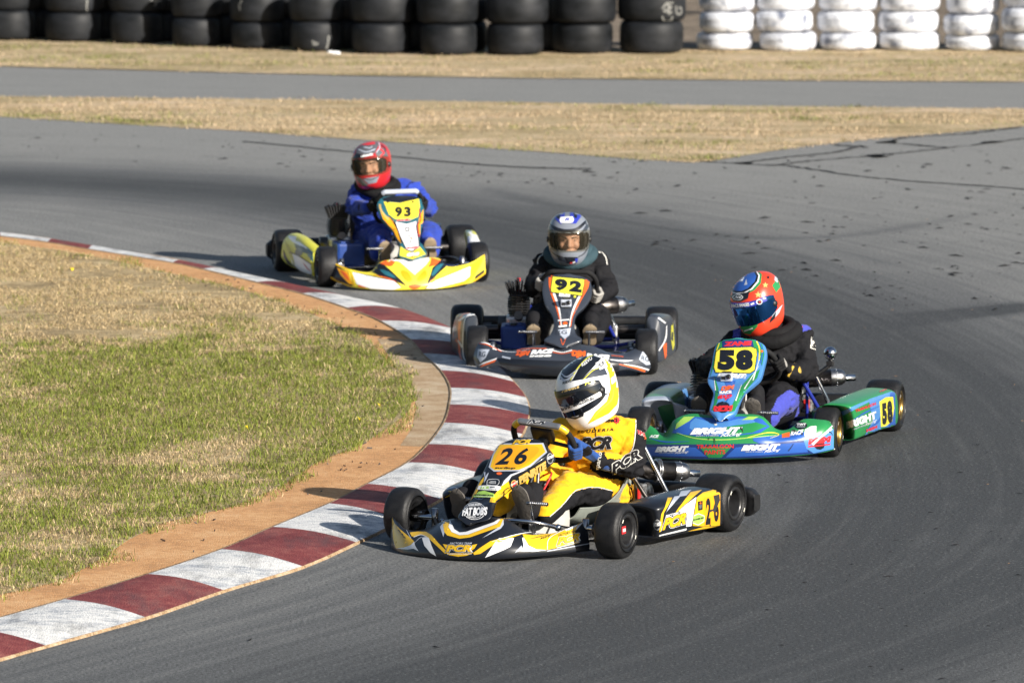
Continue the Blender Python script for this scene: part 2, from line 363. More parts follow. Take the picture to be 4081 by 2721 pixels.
# --- asphalt: one sheet with the rubbered racing line carried as attributes (distance along / across it)
def asphalt_mat():
    m, nt, b = _mat('asphalt'); L = nt.links; tc = N(nt, 'ShaderNodeTexCoord')
    at = N(nt, 'ShaderNodeAttribute', attribute_name='line'); wr = N(nt, 'ShaderNodeAttribute', attribute_name='wear_and_band')
    mp = N(nt, 'ShaderNodeMapping'); mp.inputs['Scale'].default_value = (.30, 11, 1); L.new(at.outputs['Vector'], mp.inputs[0])
    st = N(nt, 'ShaderNodeTexNoise', i_Scale=1.0, i_Detail=6.0, i_Roughness=.6); L.new(mp.outputs[0], st.inputs['Vector'])
    pt = N(nt, 'ShaderNodeTexNoise', i_Scale=1.3, i_Detail=4.0); L.new(tc.outputs['Object'], pt.inputs['Vector'])
    # wear + streak -> dark amount
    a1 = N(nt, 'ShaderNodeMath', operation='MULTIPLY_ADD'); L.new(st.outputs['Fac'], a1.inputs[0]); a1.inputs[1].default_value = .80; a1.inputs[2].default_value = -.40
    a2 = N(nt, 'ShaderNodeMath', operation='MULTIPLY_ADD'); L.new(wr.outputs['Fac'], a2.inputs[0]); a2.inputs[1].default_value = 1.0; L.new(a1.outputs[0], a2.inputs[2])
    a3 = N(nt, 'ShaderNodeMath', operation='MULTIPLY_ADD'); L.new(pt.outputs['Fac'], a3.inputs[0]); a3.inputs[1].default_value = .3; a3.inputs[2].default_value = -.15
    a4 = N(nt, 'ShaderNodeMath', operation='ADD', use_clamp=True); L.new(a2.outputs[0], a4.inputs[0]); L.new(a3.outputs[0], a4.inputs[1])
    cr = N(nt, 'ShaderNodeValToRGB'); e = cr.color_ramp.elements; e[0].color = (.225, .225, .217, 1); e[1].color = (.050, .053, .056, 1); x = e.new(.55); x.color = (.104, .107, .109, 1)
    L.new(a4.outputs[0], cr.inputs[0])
    g = N(nt, 'ShaderNodeTexNoise', i_Scale=62.0, i_Detail=4.0, i_Roughness=.75); L.new(tc.outputs['Object'], g.inputs['Vector'])
    r = N(nt, 'ShaderNodeMapRange'); r.inputs[1].default_value = .32; r.inputs[2].default_value = .68; r.inputs[3].default_value = .30; r.inputs[4].default_value = 1.75; L.new(g.outputs['Fac'], r.inputs[0])
    mx = N(nt, 'ShaderNodeMix', data_type='RGBA', blend_type='MULTIPLY'); mx.inputs[0].default_value = 1; L.new(cr.outputs[0], mx.inputs[6]); L.new(r.outputs[0], mx.inputs[7])
    v = N(nt, 'ShaderNodeTexVoronoi', i_Scale=30.0); L.new(tc.outputs['Object'], v.inputs['Vector'])
    lt = N(nt, 'ShaderNodeMath', operation='LESS_THAN'); lt.inputs[1].default_value = .17; L.new(v.outputs['Distance'], lt.inputs[0])
    m2 = N(nt, 'ShaderNodeMix', data_type='RGBA'); ml = N(nt, 'ShaderNodeMath', operation='MULTIPLY'); ml.inputs[1].default_value = .38; L.new(lt.outputs[0], ml.inputs[0]); L.new(ml.outputs[0], m2.inputs[0])
    L.new(mx.outputs[2], m2.inputs[6]); m2.inputs[7].default_value = (.26, .26, .25, 1)
    L.new(m2.outputs[2], b.inputs['Base Color']); b.inputs['Roughness'].default_value = .82; b.inputs['Specular IOR Level'].default_value = .3
    bp = N(nt, 'ShaderNodeBump', i_Strength=.8, i_Distance=.006); L.new(g.outputs['Fac'], bp.inputs['Height']); L.new(bp.outputs[0], b.inputs['Normal'])
asphalt_mat()
def nearest(X, Y, line):
    """distance along and signed distance across a polyline for many points"""
    A = line[:-1]; B = line[1:]; D = B-A; L2 = (D**2).sum(1); cum = np.concatenate([[0], np.cumsum(np.sqrt(L2))])
    best = np.full(X.shape, 1e9); S = np.zeros(X.shape); T = np.zeros(X.shape)
    for i in range(len(A)):
        t = np.clip(((X-A[i, 0])*D[i, 0]+(Y-A[i, 1])*D[i, 1])/L2[i], 0, 1); dx = X-A[i, 0]-t*D[i, 0]; dy = Y-A[i, 1]-t*D[i, 1]
        d = np.hypot(dx, dy); k = d < best; best[k] = d[k]; S[k] = (cum[i]+t*math.sqrt(L2[i]))[k]; T[k] = (np.sign(D[i, 0]*dy-D[i, 1]*dx)*d)[k]
    return S, T
def track():
    xs = np.concatenate([np.linspace(-60, -9, 14)[:-1], np.arange(-9, 9, .09), np.linspace(9, 60, 14)])
    ys = np.concatenate([np.linspace(-20, 24, 12)[:-1], np.arange(24, 60, .11), np.linspace(60, 72, 16)])
    X, Y = np.meshgrid(xs, ys, indexing='ij')
    rl = crs(np.array([G(*p) for p in ((-900, 400), (-400, 402), (0, 410), (600, 445), (1100, 520), (1500, 610), (1880, 760), (2130, 930), (2230, 1120), (2120, 1290), (1800, 1440), (1300, 1600), (500, 1850), (-600, 2100))]), 90)
    S, T = nearest(X, Y, rl)
    w = .74*np.exp(-(np.abs(T)/1.1)**2)+.24*np.exp(-(T/2.8)**2)
    edge, tt = nearest(X, Y, np.array([G(*p) for p in ((-200, 250), (0, 270), (600, 300), (1600, 372), (2352, 440), (2800, 500))]))
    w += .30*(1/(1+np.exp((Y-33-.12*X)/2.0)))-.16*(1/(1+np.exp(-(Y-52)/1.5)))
    for pts, wd, am in (([(1880, 752), (2100, 732), (2400, 700)], .18, 1.3), ([(2420, 1240), (2024, 1336), (1724, 1449), (1450, 1545)], .05, .8), ([(2450, 1400), (2150, 1478), (1800, 1620)], .06, .7), ([(2352, 1310), (1950, 1420), (1500, 1580)], .07, .55), ([(2300, 980), (2180, 1180), (1900, 1330), (1500, 1440)], .06, .5), ([(2000, 900), (2080, 1020), (2020, 1180), (1750, 1330)], .05, .45), ([(1500, 640), (1750, 720), (1960, 860), (2060, 1000)], .06, .45), ([(1150, 560), (1500, 660), (1800, 790)], .05, .4), ([(2360, 470), (1900, 545), (1500, 520), (1100, 430)], .10, .25)):  # first entry: broad soft dark band at right; the rest are narrower streaks
        s2, t2 = nearest(X, Y, crs(np.array([G(*p) for p in pts]), 24)); L = s2.max()
        w += am*np.exp(-(t2/wd)**2)*np.clip(s2/(.25*L), 0, 1)*np.clip((L-s2)/(.05*L)+.3, 0, 1)
    w += .10
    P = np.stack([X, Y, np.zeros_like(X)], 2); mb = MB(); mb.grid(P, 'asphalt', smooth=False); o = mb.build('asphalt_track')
    at = o.data.attributes.new('wear_and_band', 'FLOAT', 'POINT'); at.data.foreach_set('value', np.clip(w, 0, 1).ravel())
    av = o.data.attributes.new('line', 'FLOAT_VECTOR', 'POINT'); av.data.foreach_set('vector', np.stack([S, T, 0*S], 2).ravel())
    tag(o, kind='structure')
    return rl
RL = track()
mb = MB(); q = 900; mb.add([(-q, -60, -.03), (q, -60, -.03), (q, 2*q, -.03), (-q, 2*q, -.03)], [(0, 1, 2, 3)], 'soil_dry', False); tag(mb.build('ground'), kind='structure')
# far strips
STRIP2 = [(-1500, 205), (-400, 216), (0, 222), (400, 226), (807, 230), (1200, 235), (1614, 242), (2000, 246), (2352, 250), (2900, 256), (4200, 268), (4200, 180+60), (3000, 262), (2700, 272), (2352, 290), (2200, 303), (2000, 319), (1850, 335), (1720, 355), (1640, 369), (1590, 373), (1450, 364), (1200, 345), (900, 326), (560, 301), (250, 283), (0, 268), (-400, 255), (-1500, 235)]
STRIP2[11] = (4200, 270)
STRIP1 = [(-1500, 95), (-300, 82), (0, 80), (500, 90), (830, 105), (1200, 112), (2352, 108), (2900, 104), (4200, 95), (4200, 205), (2900, 193), (2352, 188), (1614, 183), (1200, 179), (807, 173), (400, 163), (0, 152), (-400, 146), (-1500, 135)]
sheet('grass_verge', STRIP2, .004, 'soil_dry'); sheet('dirt_bank', [(-2600, -60), (4800, -60)]+STRIP1[9:]+[], .004, 'gravel_dirt')
sheet('grass_verge', STRIP1, .008, 'soil_dry')
# infield
GRASS = [(-900, 470), (-300, 515), (0, 556), (146, 576), (264, 598), (397, 629), (520, 655), (640, 690), (750, 735), (794, 757), (851, 783), (891, 836), (944, 867), (953, 898), (940, 942), (917, 964), (838, 1017), (728, 1061), (650, 1114), (537, 1162), (372, 1201), (294, 1240), (212, 1295), (137, 1334), (0, 1365), (-200, 1430), (-900, 1640)]
PAIRS = [((-420, 1555), (-330, 1625)), ((-250, 1497), (-125, 1548)), ((-81, 1441), (104, 1481)), ((149, 1375), (333, 1416)), ((341, 1317), (513, 1354)), ((510, 1260), (694, 1299)), ((627, 1209), (818, 1244)), ((757, 1155), (920, 1194)), ((845, 1110), (1010, 1145)), ((938, 1061), (1100, 1085)), ((985, 1019), (1165, 1042)), ((1021, 970), (1199, 996)), ((1034, 928), (1214, 952)), ((1036, 890), (1208, 912)), ((1014, 850), (1180, 876)), ((972, 811), (1140, 835)), ((944, 779), (1095, 797)), ((875, 736), (1037, 753)), ((798, 706), (922, 708)), ((695, 673), (807, 682)), ((591, 647), (680, 654)), ((467, 617), (525, 622)), ((397, 602), (425, 602)), ((203, 571), (220, 566)), ((110, 555), (125, 551)), ((0, 541), (0, 534)), ((-200, 515), (-200, 507)), ((-800, 455), (-800, 446))]
def kerb():
    zi, zo = .036, .012
    I = np.array([G(*p, zi) for p, _ in PAIRS]); O = np.array([G(*p, zo) for _, p in PAIRS]); m = 5; k = (len(PAIRS)-1)*m+1
    I = crs(I, k); O = crs(O, k); rs = np.linspace(0, 1, 9); mb = MB()
    for b in range(len(PAIRS)-1):
        sl = slice(b*m, b*m+m+1); A, B = I[sl], O[sl]
        P = np.stack([np.concatenate([A*(1-r)+B*r, np.full((m+1, 1), zi*(1-r)+zo*r+.014*math.sin(math.pi*r))], 1) for r in rs], 1)
        mb.grid(P, 'kerb_red' if b % 2 == 1 else 'kerb_white', smooth=True, flip=True)
    j = np.array([[rng.normal(0, .010), 0] for _ in range(k)]); d = (O-I)/np.linalg.norm(O-I, axis=1, keepdims=True)
    wv = (.007+rng.random(k)*.010)[:, None]
    P = np.stack([np.c_[O, np.full(k, zo)], np.c_[O+d*wv*.6, np.full(k, zo-.003)], np.c_[O+d*wv, np.full(k, -.01)]], 1); mb.grid(P, 'kerb_lip', flip=True)
    P = np.stack([np.c_[I-d*.025, np.full(k, zi-.012)], np.c_[I-d*.012, np.full(k, zi+.001)], np.c_[I, np.full(k, zi)]], 1); mb.grid(P, 'kerb_lip', flip=True)
    tag(mb.build('kerb'), kind='structure'); return I, O
KI, KO = kerb()
inner = [p for p, _ in PAIRS]
def pulled(p, c, f): return (p[0]+(c[0]-p[0])*f, p[1]+(c[1]-p[1])*f)
sheet('sand_strip', [pulled(p, (200, 1000), -.02) for p in inner]+[(x-70, y+(20 if y < 900 else -25)) for x, y in GRASS], .031, 'sand')
sheet('concrete_apron', [(866, 777), (944, 781), (974, 813), (1016, 852), (1037, 891), (1035, 930), (1021, 974), (990, 1018), (965, 1025), (919, 1023), (946, 984), (957, 935), (948, 900), (915, 852), (885, 805)], .0320, 'apron_concrete')
def bumpy_turf():
    P = np.array([G(*p, .034) for p in GRASS]); mb = MB()
    tri = tessellate_polygon([[Vector((x, y, 0)) for x, y in P]]); mb.add(np.c_[P, np.full(len(P), .034)], [tuple(t) for t in tri], 'soil_turf', False)
    o = mb.build('turf_soil'); bm = bmesh.new(); bm.from_mesh(o.data)
    for f in bm.faces:
        if f.normal.z < 0: f.normal_flip()
    bm.to_mesh(o.data); bm.free(); tag(o, kind='structure')
bumpy_turf()
# --- grass blades
def inside(P, poly):
    x, y = P[:, 0], P[:, 1]; c = np.zeros(len(P), bool); n = len(poly)
    for i in range(n):
        x1, y1 = poly[i]; x2, y2 = poly[(i+1) % n]
        if y1 == y2: continue
        c ^= ((y1 > y) != (y2 > y)) & (x < (x2-x1)*(y-y1)/(y2-y1)+x1)
    return c
def vnoise(P, f, seed):
    r = np.random.default_rng(seed).random((64, 64)); p = P*f; i = np.floor(p).astype(int); t = p-i; t = t*t*(3-2*t)
    g = lambda a, b: r[(i[:, 0]+a) % 64, (i[:, 1]+b) % 64]
    return (g(0, 0)*(1-t[:, 0])+g(1, 0)*t[:, 0])*(1-t[:, 1])+(g(0, 1)*(1-t[:, 0])+g(1, 1)*t[:, 0])*t[:, 1]
def grass_mat():
    m, nt, b = _mat('grass_blades'); at = N(nt, 'ShaderNodeAttribute', attribute_name='col'); nt.links.new(at.outputs['Color'], b.inputs['Base Color'])
    b.inputs['Roughness'].default_value = .7; b.inputs['Specular IOR Level'].default_value = .2
grass_mat()
def blades(name, P, z, hgt, wid, col, label):
    n = len(P); a = rng.random(n)*2*math.pi; lean = .35+rng.random(n)**.8*1.1; la = rng.random(n)*2*math.pi
    h = hgt; d = np.stack([np.cos(a), np.sin(a)], 1)*wid[:, None]/2; t = np.stack([np.cos(la), np.sin(la)], 1)*(h*np.sin(lean))[:, None]
    V = np.zeros((n, 5, 3)); V[:, 0, :2] = P-d; V[:, 1, :2] = P+d; V[:, 2, :2] = P+d*.7+t*.4; V[:, 3, :2] = P-d*.7+t*.4; V[:, 4, :2] = P+t
    V[:, 0:2, 2] = z-.004; V[:, 2:4, 2] = z+(h*.6)[:, None]; V[:, 4, 2] = z+h*np.cos(lean*.9)
    me = bpy.data.meshes.new(name); me.vertices.add(n*5); me.vertices.foreach_set('co', V.ravel())
    base = (np.arange(n)*5)[:, None]; lp = np.concatenate([base+np.array([[0, 1, 2, 3]]), base+np.array([[3, 2, 4]])], 1).ravel()
    me.loops.add(n*7); me.loops.foreach_set('vertex_index', lp); me.polygons.add(n*2)
    ls = (np.arange(n)*7)[:, None]+np.array([[0, 4]]); me.polygons.foreach_set('loop_start', ls.ravel()); me.polygons.foreach_set('loop_total', np.tile([4, 3], n))
    me.update(calc_edges=True); me.materials.append(MATS['grass_blades'])
    at = me.attributes.new('col', 'FLOAT_COLOR', 'POINT'); C = np.ones((n, 5, 4)); C[:, :, :3] = col[:, None, :]; at.data.foreach_set('color', C.ravel())
    o = bpy.data.objects.new(name, me); COL.objects.link(o); return tag(o, label, 'grass', kind='stuff')
def mixc(t, A, B): return np.array(A)[None]*(1-t[:, None])+np.array(B)[None]*t[:, None]
def infield_grass():
    poly = [G(*p, .034) for p in GRASS]
    P = np.stack([rng.uniform(-5.6, .2, 760000), rng.uniform(28, 50, 760000)], 1)
    w = inside(P, poly); s_, t_ = nearest(P[:, 0], P[:, 1], np.array(poly)[1:-1]); ed = np.abs(t_)
    rag = vnoise(P, 3.1, 41)*.6+vnoise(P, 9, 42)*.4
    keep = (w & (ed > .03*(rag > .6))) | (~w & (ed < .20*np.clip(rag-.35, 0, 1)*2*rng.random(len(P)))); ed = np.where(w, ed, 0); P = P[keep]; ed = ed[keep]
    n1 = vnoise(P*np.array([1, .6]), .62, 1); n2 = vnoise(P*np.array([1, .7]), 1.9, 2); n3 = vnoise(P, 5.5, 3); n4 = vnoise(P, 15, 4)
    D = np.exp(-((P[:, 1]-38)/3.2)**2)*.20-.10*np.exp(-((P[:, 1]-43.5)/2.2)**2)-.05
    green = np.clip((.40*n1+.34*n2+.24*n3+.12*n4+D-.50)*4.2+.42, 0, 1); green = np.maximum(green, np.clip(1-ed/.20, 0, 1)*.75*(n3 > .45))
    bare = np.clip((vnoise(P, 2.2, 9)*.5+n3*.3+n4*.2-.52)*7, 0, 1)*(1-green*.7)
    k = rng.random(len(P)) > np.clip(bare*.9+.30*(1-green), 0, 1); P, ed, green, n4, n3 = P[k], ed[k], green[k], n4[k], n3[k]; n = len(P)
    g = rng.random(n) < np.clip(green*.88+.03+.22*(n3-.5)+.18*(n4-.5), .02, .92)
    dry = mixc(rng.random(n), (.30, .215, .10), (.62, .48, .28)); grn = mixc(rng.random(n), (.095, .135, .016), (.27, .295, .055))
    C = np.where(g[:, None], grn, dry)*(.62+.6*rng.random(n))[:, None]
    tuft = (n4 > .66)*(n3 > .5)
    h = (.009+.020*rng.random(n)**2)*(1+.5*green)*(1+.8*tuft); wd = .0022+.0024*rng.random(n)
    fl = np.array([G(*q, .034) for q in ((163, 621), (488, 749), (723, 868), (568, 985), (872, 934), (830, 967))]); fl = np.repeat(fl, 3, 0)+rng.normal(0, .006, (18, 2))
    P = np.vstack([P, fl]); h = np.r_[h, np.full(18, .030)]; wd = np.r_[wd, np.full(18, .010)]; C = np.vstack([C, np.tile([.75, .58, .03], (18, 1))])
    blades('grass', P, .034, h, wd, C, 'patchy green and straw coloured infield grass inside the kerb')
infield_grass()
def far_grass(name, poly, z, n, greenbias, label, seed):
    W = np.array([G(*p, z) for p in poly]); lo = W.min(0)-.3; hi = W.max(0)+.3; lo[0] = max(lo[0], -9); hi[0] = min(hi[0], 9)
    P = rng.uniform(lo, hi, (n, 2)); w = inside(P, [tuple(q) for q in W]); s_, t_ = nearest(P[:, 0], P[:, 1], W); e = np.abs(t_)
    rag = vnoise(P, 1.4, seed+5)*.5+vnoise(P, 5, seed+6)*.5; k = (w & (e > .16*(rag > .55))) | (~w & (e < .30*np.clip(rag-.3, 0, 1)*rng.random(n))); P, w, e = P[k], w[k], e[k]
    n1 = vnoise(P, .45, seed); n2 = vnoise(P*np.array([.6, 1.6]), 1.3, seed+1); n3 = vnoise(P*np.array([1, 1.5]), 4, seed+2); br = vnoise(P*np.array([.5, 1.4]), 1.1, seed+3)*.6+vnoise(P, 3.3, seed+4)*.4
    near = np.clip(1-e/.30, 0, 1)*(P[:, 1] < 58.6) if name == 'far_grass' else 0
    green = np.clip((.4*n1+.4*n2+.3*n3-.60)*3.4+greenbias(P), 0, 1); green = np.clip(green+near*.7*(n2 > .42), 0, 1)
    k = rng.random(len(P)) > np.clip((br-.45)*4, 0, .85); P, green, br, n3 = P[k], green[k], br[k], n3[k]; m = len(P)
    g = rng.random(m) < green; dry = mixc(np.clip(rng.random(m)*.6+(1-br)*.6-.1, 0, 1), (.29, .205, .12), (.62, .48, .32)); grn = mixc(rng.random(m), (.11, .135, .03), (.30, .30, .10))
    C = np.where(g[:, None], grn, dry)*(.62+.6*rng.random(m))[:, None]
    blades('grass', P, z, (.007+.016*rng.random(m)**2)*(1+.5*green+.9*(n3 > .70)), .004+.005*rng.random(m), C, label)
far_grass('far_grass', STRIP2, .004, 210000, lambda P: .20, 'dry straw coloured grass strip between the two tarmac tracks', 20)
far_grass('bank_grass', STRIP1, .008, 150000, lambda P: .28*np.exp(-((P[:, 1]-65.6)/.7)**2)+.2, 'dry grass bank at the foot of the tyre wall', 30)
# --- rubber marbles, stones and tar lines on the track
def debris():
    mb = MB()
    def flake(x, y, s, mat, z=.004):
        a = rng.random()*6.28; L = s*(1+2.0*rng.random()); c, d = math.cos(a), math.sin(a); k = 6; V = []
        for i in range(k):
            q = i/k*6.28; r = .6+.5*rng.random(); u, v = math.cos(q)*L*r, math.sin(q)*s*.45*r; V.append((x+u*c-v*d, y+u*d+v*c, z+.0005))
        V.append((x, y, z+s*.35)); mb.add(V, [(i, (i+1) % k, k) for i in range(k)], mat, False)
    for i in range(640):
        px, py = rng.uniform(1250, 2500), rng.uniform(345, 720)
        if py < 380 and px < 1650: continue
        if py > 760-.2*(2352-px): continue
        x, y = G(px, py)
        if rng.random() > .42+1.2*max(0, vnoise(np.array([[x, y]]), 1.1, 77)[0]-.4)+.3*(px > 1800): continue
        flake(x, y, (.007+.024*rng.random()**3), 'rubber_matt')
    for i in range(260):
        px = rng.uniform(-60, 1500); x, y = G(px, 285+px*.055+rng.uniform(4, 75)); flake(x, y, .006+.020*rng.random()**4, 'rubber_matt')
    for i in range(60):
        x, y = G(rng.uniform(1750, 2400), rng.uniform(760, 1568)); flake(x, y, .005+.008*rng.random(), 'rubber_matt')
    for p in ((1000, 1487), (575, 1470), (2040, 1325), (2196, 1252), (2163, 1560)): flake(*G(*p), .014, 'rubber_matt')
    for i in range(40):
        x, y = G(rng.uniform(1500, 2400), rng.uniform(420, 1300)); flake(x, y, .0035+.003*rng.random(), 'sand')
    return tag(mb.build('rubber_debris'), 'black rubber crumbs and pale stones scattered on the tarmac', 'debris', kind='stuff')
debris()
def sticks():
    mb = MB()
    for i in range(80):
        k = rng.integers(20, len(KI)-30); f = .1+.9*rng.random(); s = KI[k]+(KI[k]-KO[k])/np.linalg.norm(KI[k]-KO[k])*(.03+.45*f)
        a = rng.random()*6.28; L = .006+.024*rng.random()**2
        mb.tube([(s[0], s[1], .034), (s[0]+L*math.cos(a), s[1]+L*math.sin(a), .036+.006*rng.random())], .0025+.002*rng.random(), 'brow' if i % 3 else 'sole', n=5)
    return tag(mb.build('twigs'), 'dark twigs and bark bits lying on the orange sand strip', 'twigs', kind='stuff')
sticks()
def tar():
    V6 = View(2600, 400, 1.568); mb = MB(); k = 0
    for pts, w in (([(290, 383), (540, 398), (700, 406), (850, 412), (1250, 470), (1600, 506), (2000, 531), (2330, 558), (2700, 590)], .030), ([(740, 411), (1000, 380), (1400, 346), (1800, 305), (2150, 265), (2330, 240), (2600, 215)], .026),
                   ([(520, 397), (900, 352), (1150, 326), (1310, 285)], .03), ([(1130, 279), (1350, 297)], .03), ([(1450, 267), (1600, 278), (1850, 300)], .03), ([(1450, 269), (1600, 236), (2000, 210), (2300, 170)], .025),
                   ([(1370, 345), (1440, 360)], .10), ([(1430, 268), (1500, 262)], .07), ([(2080, 270), (2150, 262)], .08), ([(540, 397), (600, 400)], .06)):
        P = np.array([G(*(np.array(V6(p))/DS)) for p in pts]); P = crs(P, len(P)*10); P += rng.normal(0, .010, P.shape); T = np.gradient(P, axis=0); T /= np.linalg.norm(T, axis=1, keepdims=True)
        W = w*(.55+.7*rng.random(len(P)))[:, None]/1.4; Nn = np.stack([-T[:, 1], T[:, 0]], 1)*W*np.array([1, 1]); z = .004+.0006*k; k += 1
        mb.grid(np.stack([np.c_[P+Nn, np.full(len(P), z)], np.c_[P-Nn, np.full(len(P), z)]], 1), 'rubber_matt', smooth=False, flip=True)
    P = crs(np.array([G(*p) for p in ((560, 326), (760, 345), (1000, 370), (1180, 384), (1360, 389))]), 50); P += rng.normal(0, .01, P.shape)
    mb.grid(np.stack([np.c_[P[:, 0], P[:, 1]-.035, np.full(50, .004)], np.c_[P[:, 0], P[:, 1]+.035, np.full(50, .004)]], 1), 'rubber_matt', smooth=False)
    tag(mb.build('tar_seams'), kind='structure')
tar()
# ================================================================ tyre wall
def tyre_mats():
    m, nt, b = _mat('wall_rubber'); L = nt.links; tc = N(nt, 'ShaderNodeTexCoord'); oi = N(nt, 'ShaderNodeObjectInfo')
    ad = N(nt, 'ShaderNodeVectorMath', operation='ADD'); L.new(tc.outputs['Object'], ad.inputs[0]); sc = N(nt, 'ShaderNodeVectorMath', operation='SCALE'); L.new(oi.outputs['Location'], sc.inputs[0]); sc.inputs['Scale'].default_value = 3.7; L.new(sc.outputs[0], ad.inputs[1])
    mp = N(nt, 'ShaderNodeMapping'); mp.inputs['Scale'].default_value = (3, 3, 7); L.new(ad.outputs[0], mp.inputs[0])
    n = N(nt, 'ShaderNodeTexNoise', i_Scale=1.0, i_Detail=5.0, i_Roughness=.62); L.new(mp.outputs[0], n.inputs['Vector'])
    cr = N(nt, 'ShaderNodeValToRGB'); e = cr.color_ramp.elements; e[0].position = .32; e[0].color = (.004, .005, .006, 1); e[1].position = .78; e[1].color = (.026, .028, .033, 1); L.new(n.outputs['Fac'], cr.inputs[0])
    L.new(cr.outputs[0], b.inputs['Base Color']); b.inputs['Roughness'].default_value = .55; b.inputs['Specular IOR Level'].default_value = .22
    m, nt, b = _mat('wall_white'); L = nt.links; tc = N(nt, 'ShaderNodeTexCoord'); oi = N(nt, 'ShaderNodeObjectInfo')
    ad = N(nt, 'ShaderNodeVectorMath', operation='ADD'); L.new(tc.outputs['Object'], ad.inputs[0]); sc = N(nt, 'ShaderNodeVectorMath', operation='SCALE'); L.new(oi.outputs['Location'], sc.inputs[0]); sc.inputs['Scale'].default_value = 5.3; L.new(sc.outputs[0], ad.inputs[1])
    n = N(nt, 'ShaderNodeTexNoise', i_Scale=7.0, i_Detail=5.0, i_Roughness=.6); L.new(ad.outputs[0], n.inputs['Vector'])
    cr = N(nt, 'ShaderNodeValToRGB'); e = cr.color_ramp.elements; e[0].position = .30; e[0].color = (.12, .14, .20, 1); e[1].position = .50; e[1].color = (.66, .68, .73, 1); L.new(n.outputs['Fac'], cr.inputs[0])
    L.new(cr.outputs[0], b.inputs['Base Color']); b.inputs['Roughness'].default_value = .6
    bp = N(nt, 'ShaderNodeBump', i_Strength=.5, i_Distance=.01); n2 = N(nt, 'ShaderNodeTexNoise', i_Scale=40.0); L.new(tc.outputs['Object'], n2.inputs['Vector']); L.new(n2.outputs['Fac'], bp.inputs['Height']); L.new(bp.outputs[0], b.inputs['Normal'])
tyre_mats(); plain('chalk', (.20, .20, .19), .9)
def wall_tyre(R, h, white):
    mb = MB(); rr = .32 if white else .16; k = h*rr; pr = []
    ri = R*.56
    out = [(R-k*(1-math.cos(a)), -h/2+k*(1-math.sin(a))) for a in np.linspace(math.pi/2, 0, 6)]
    out = [(R-k+k*math.sin(a), -h/2+k-k*math.cos(a)) for a in np.linspace(0, math.pi/2, 6)]
    mid = []
    if white:
        for i, z in enumerate(np.linspace(-h/2+k*1.1, h/2-k*1.1, 9)): mid.append((R+.004-(.010 if i % 2 else 0), z))
    else: mid = [(R+.006*math.cos(z/h*3.0), z) for z in np.linspace(-h/2+k*1.2, h/2-k*1.2, 4)]
    up = [(r, -z) for r, z in reversed(out)]
    pr = [(ri, -h*.36), (ri+.03, -h*.47), (R-k*1.6, -h/2)]+out[1:]+mid+up[:-1]+[(R-k*1.6, h/2), (ri+.03, h*.47), (ri, h*.36), (ri, -h*.36)]
    mb.lathe(pr, (0, 0, 0), (0, 0, 1), 'wall_white' if white else 'wall_rubber', n=40); return mb
ORD = ['first', 'second', 'third', 'fourth', 'fifth', 'sixth', 'seventh', 'eighth', 'ninth', 'tenth', 'eleventh']
BLACK = [(-54, 78, 96, 28, -30), (99, 231, 99.5, 33, -36), (249, 370, 103.6, 34, -36), (394, 504, 110.5, 46, -22), (527, 647, 116, 56, -12), (665, 784, 122.5, 54, -15), (807, 941, 127.6, 58, -12), (961, 1092, 131, 60, -14), (1121, 1251, 131, 60, -12), (1268, 1409, 127.6, 58, -14), (1425, 1572, 127.6, 55, -18)]
WHITE = [(1603.6, 1735.6, (120.7, 80.6, 32.6, -20)), (1741, 1876, (121.5, 79, 31, -20)), (1881.6, 2017, (120, 80.6, 31.5, -20)), (2022, 2164, (120, 79, 31.5, -20)), (2174.6, 2301.6, (120, 85.7, 37.7, -15)), (2306, 2446, (123.5, 80.6, 24, -28))]
def tyre_at(x0, x1, yb, yt, base_y, white, label, marks=()):
    """one tyre of a stack: the pixel box of its tread, standing on the ground line base_y"""
    X0, Y0 = G(x0, base_y); X1, _ = G(x1, base_y); R = (X1-X0)/2*.985; cx = (X0+X1)/2; cy = Y0+R; sc = FS/DS/math.hypot(cy-R, CAMH)
    zb = (base_y-yb)/sc*1.005; zt = (base_y-yt)/sc*1.005; h = zt-zb
    mb = wall_tyre(R, h-.004, white); o_ = (cx+rng.normal(0, .008), cy+rng.normal(0, .02), (zb+zt)/2+.012)
    if marks:
        fr = Frame(); mb.v = [(a+o_[0], b+o_[1], c+o_[2]) for a, b, c in mb.v]; d = Decals(fr, mb, 14)
        for f in marks: f(d)
        mb.v = [(a-o_[0], b-o_[1], c-o_[2]) for a, b, c in mb.v]
    o = mb.build('tyre'); o.location = o_; o.rotation_euler = (rng.normal(0, .012), rng.normal(0, .012), rng.random()*.2)
    tag(o, label, 'tyre', 'white painted barrier tyres' if white else 'black barrier tyres')
C1 = View(0, 0, 1.68); C2 = View(1400, 0, 1.68)
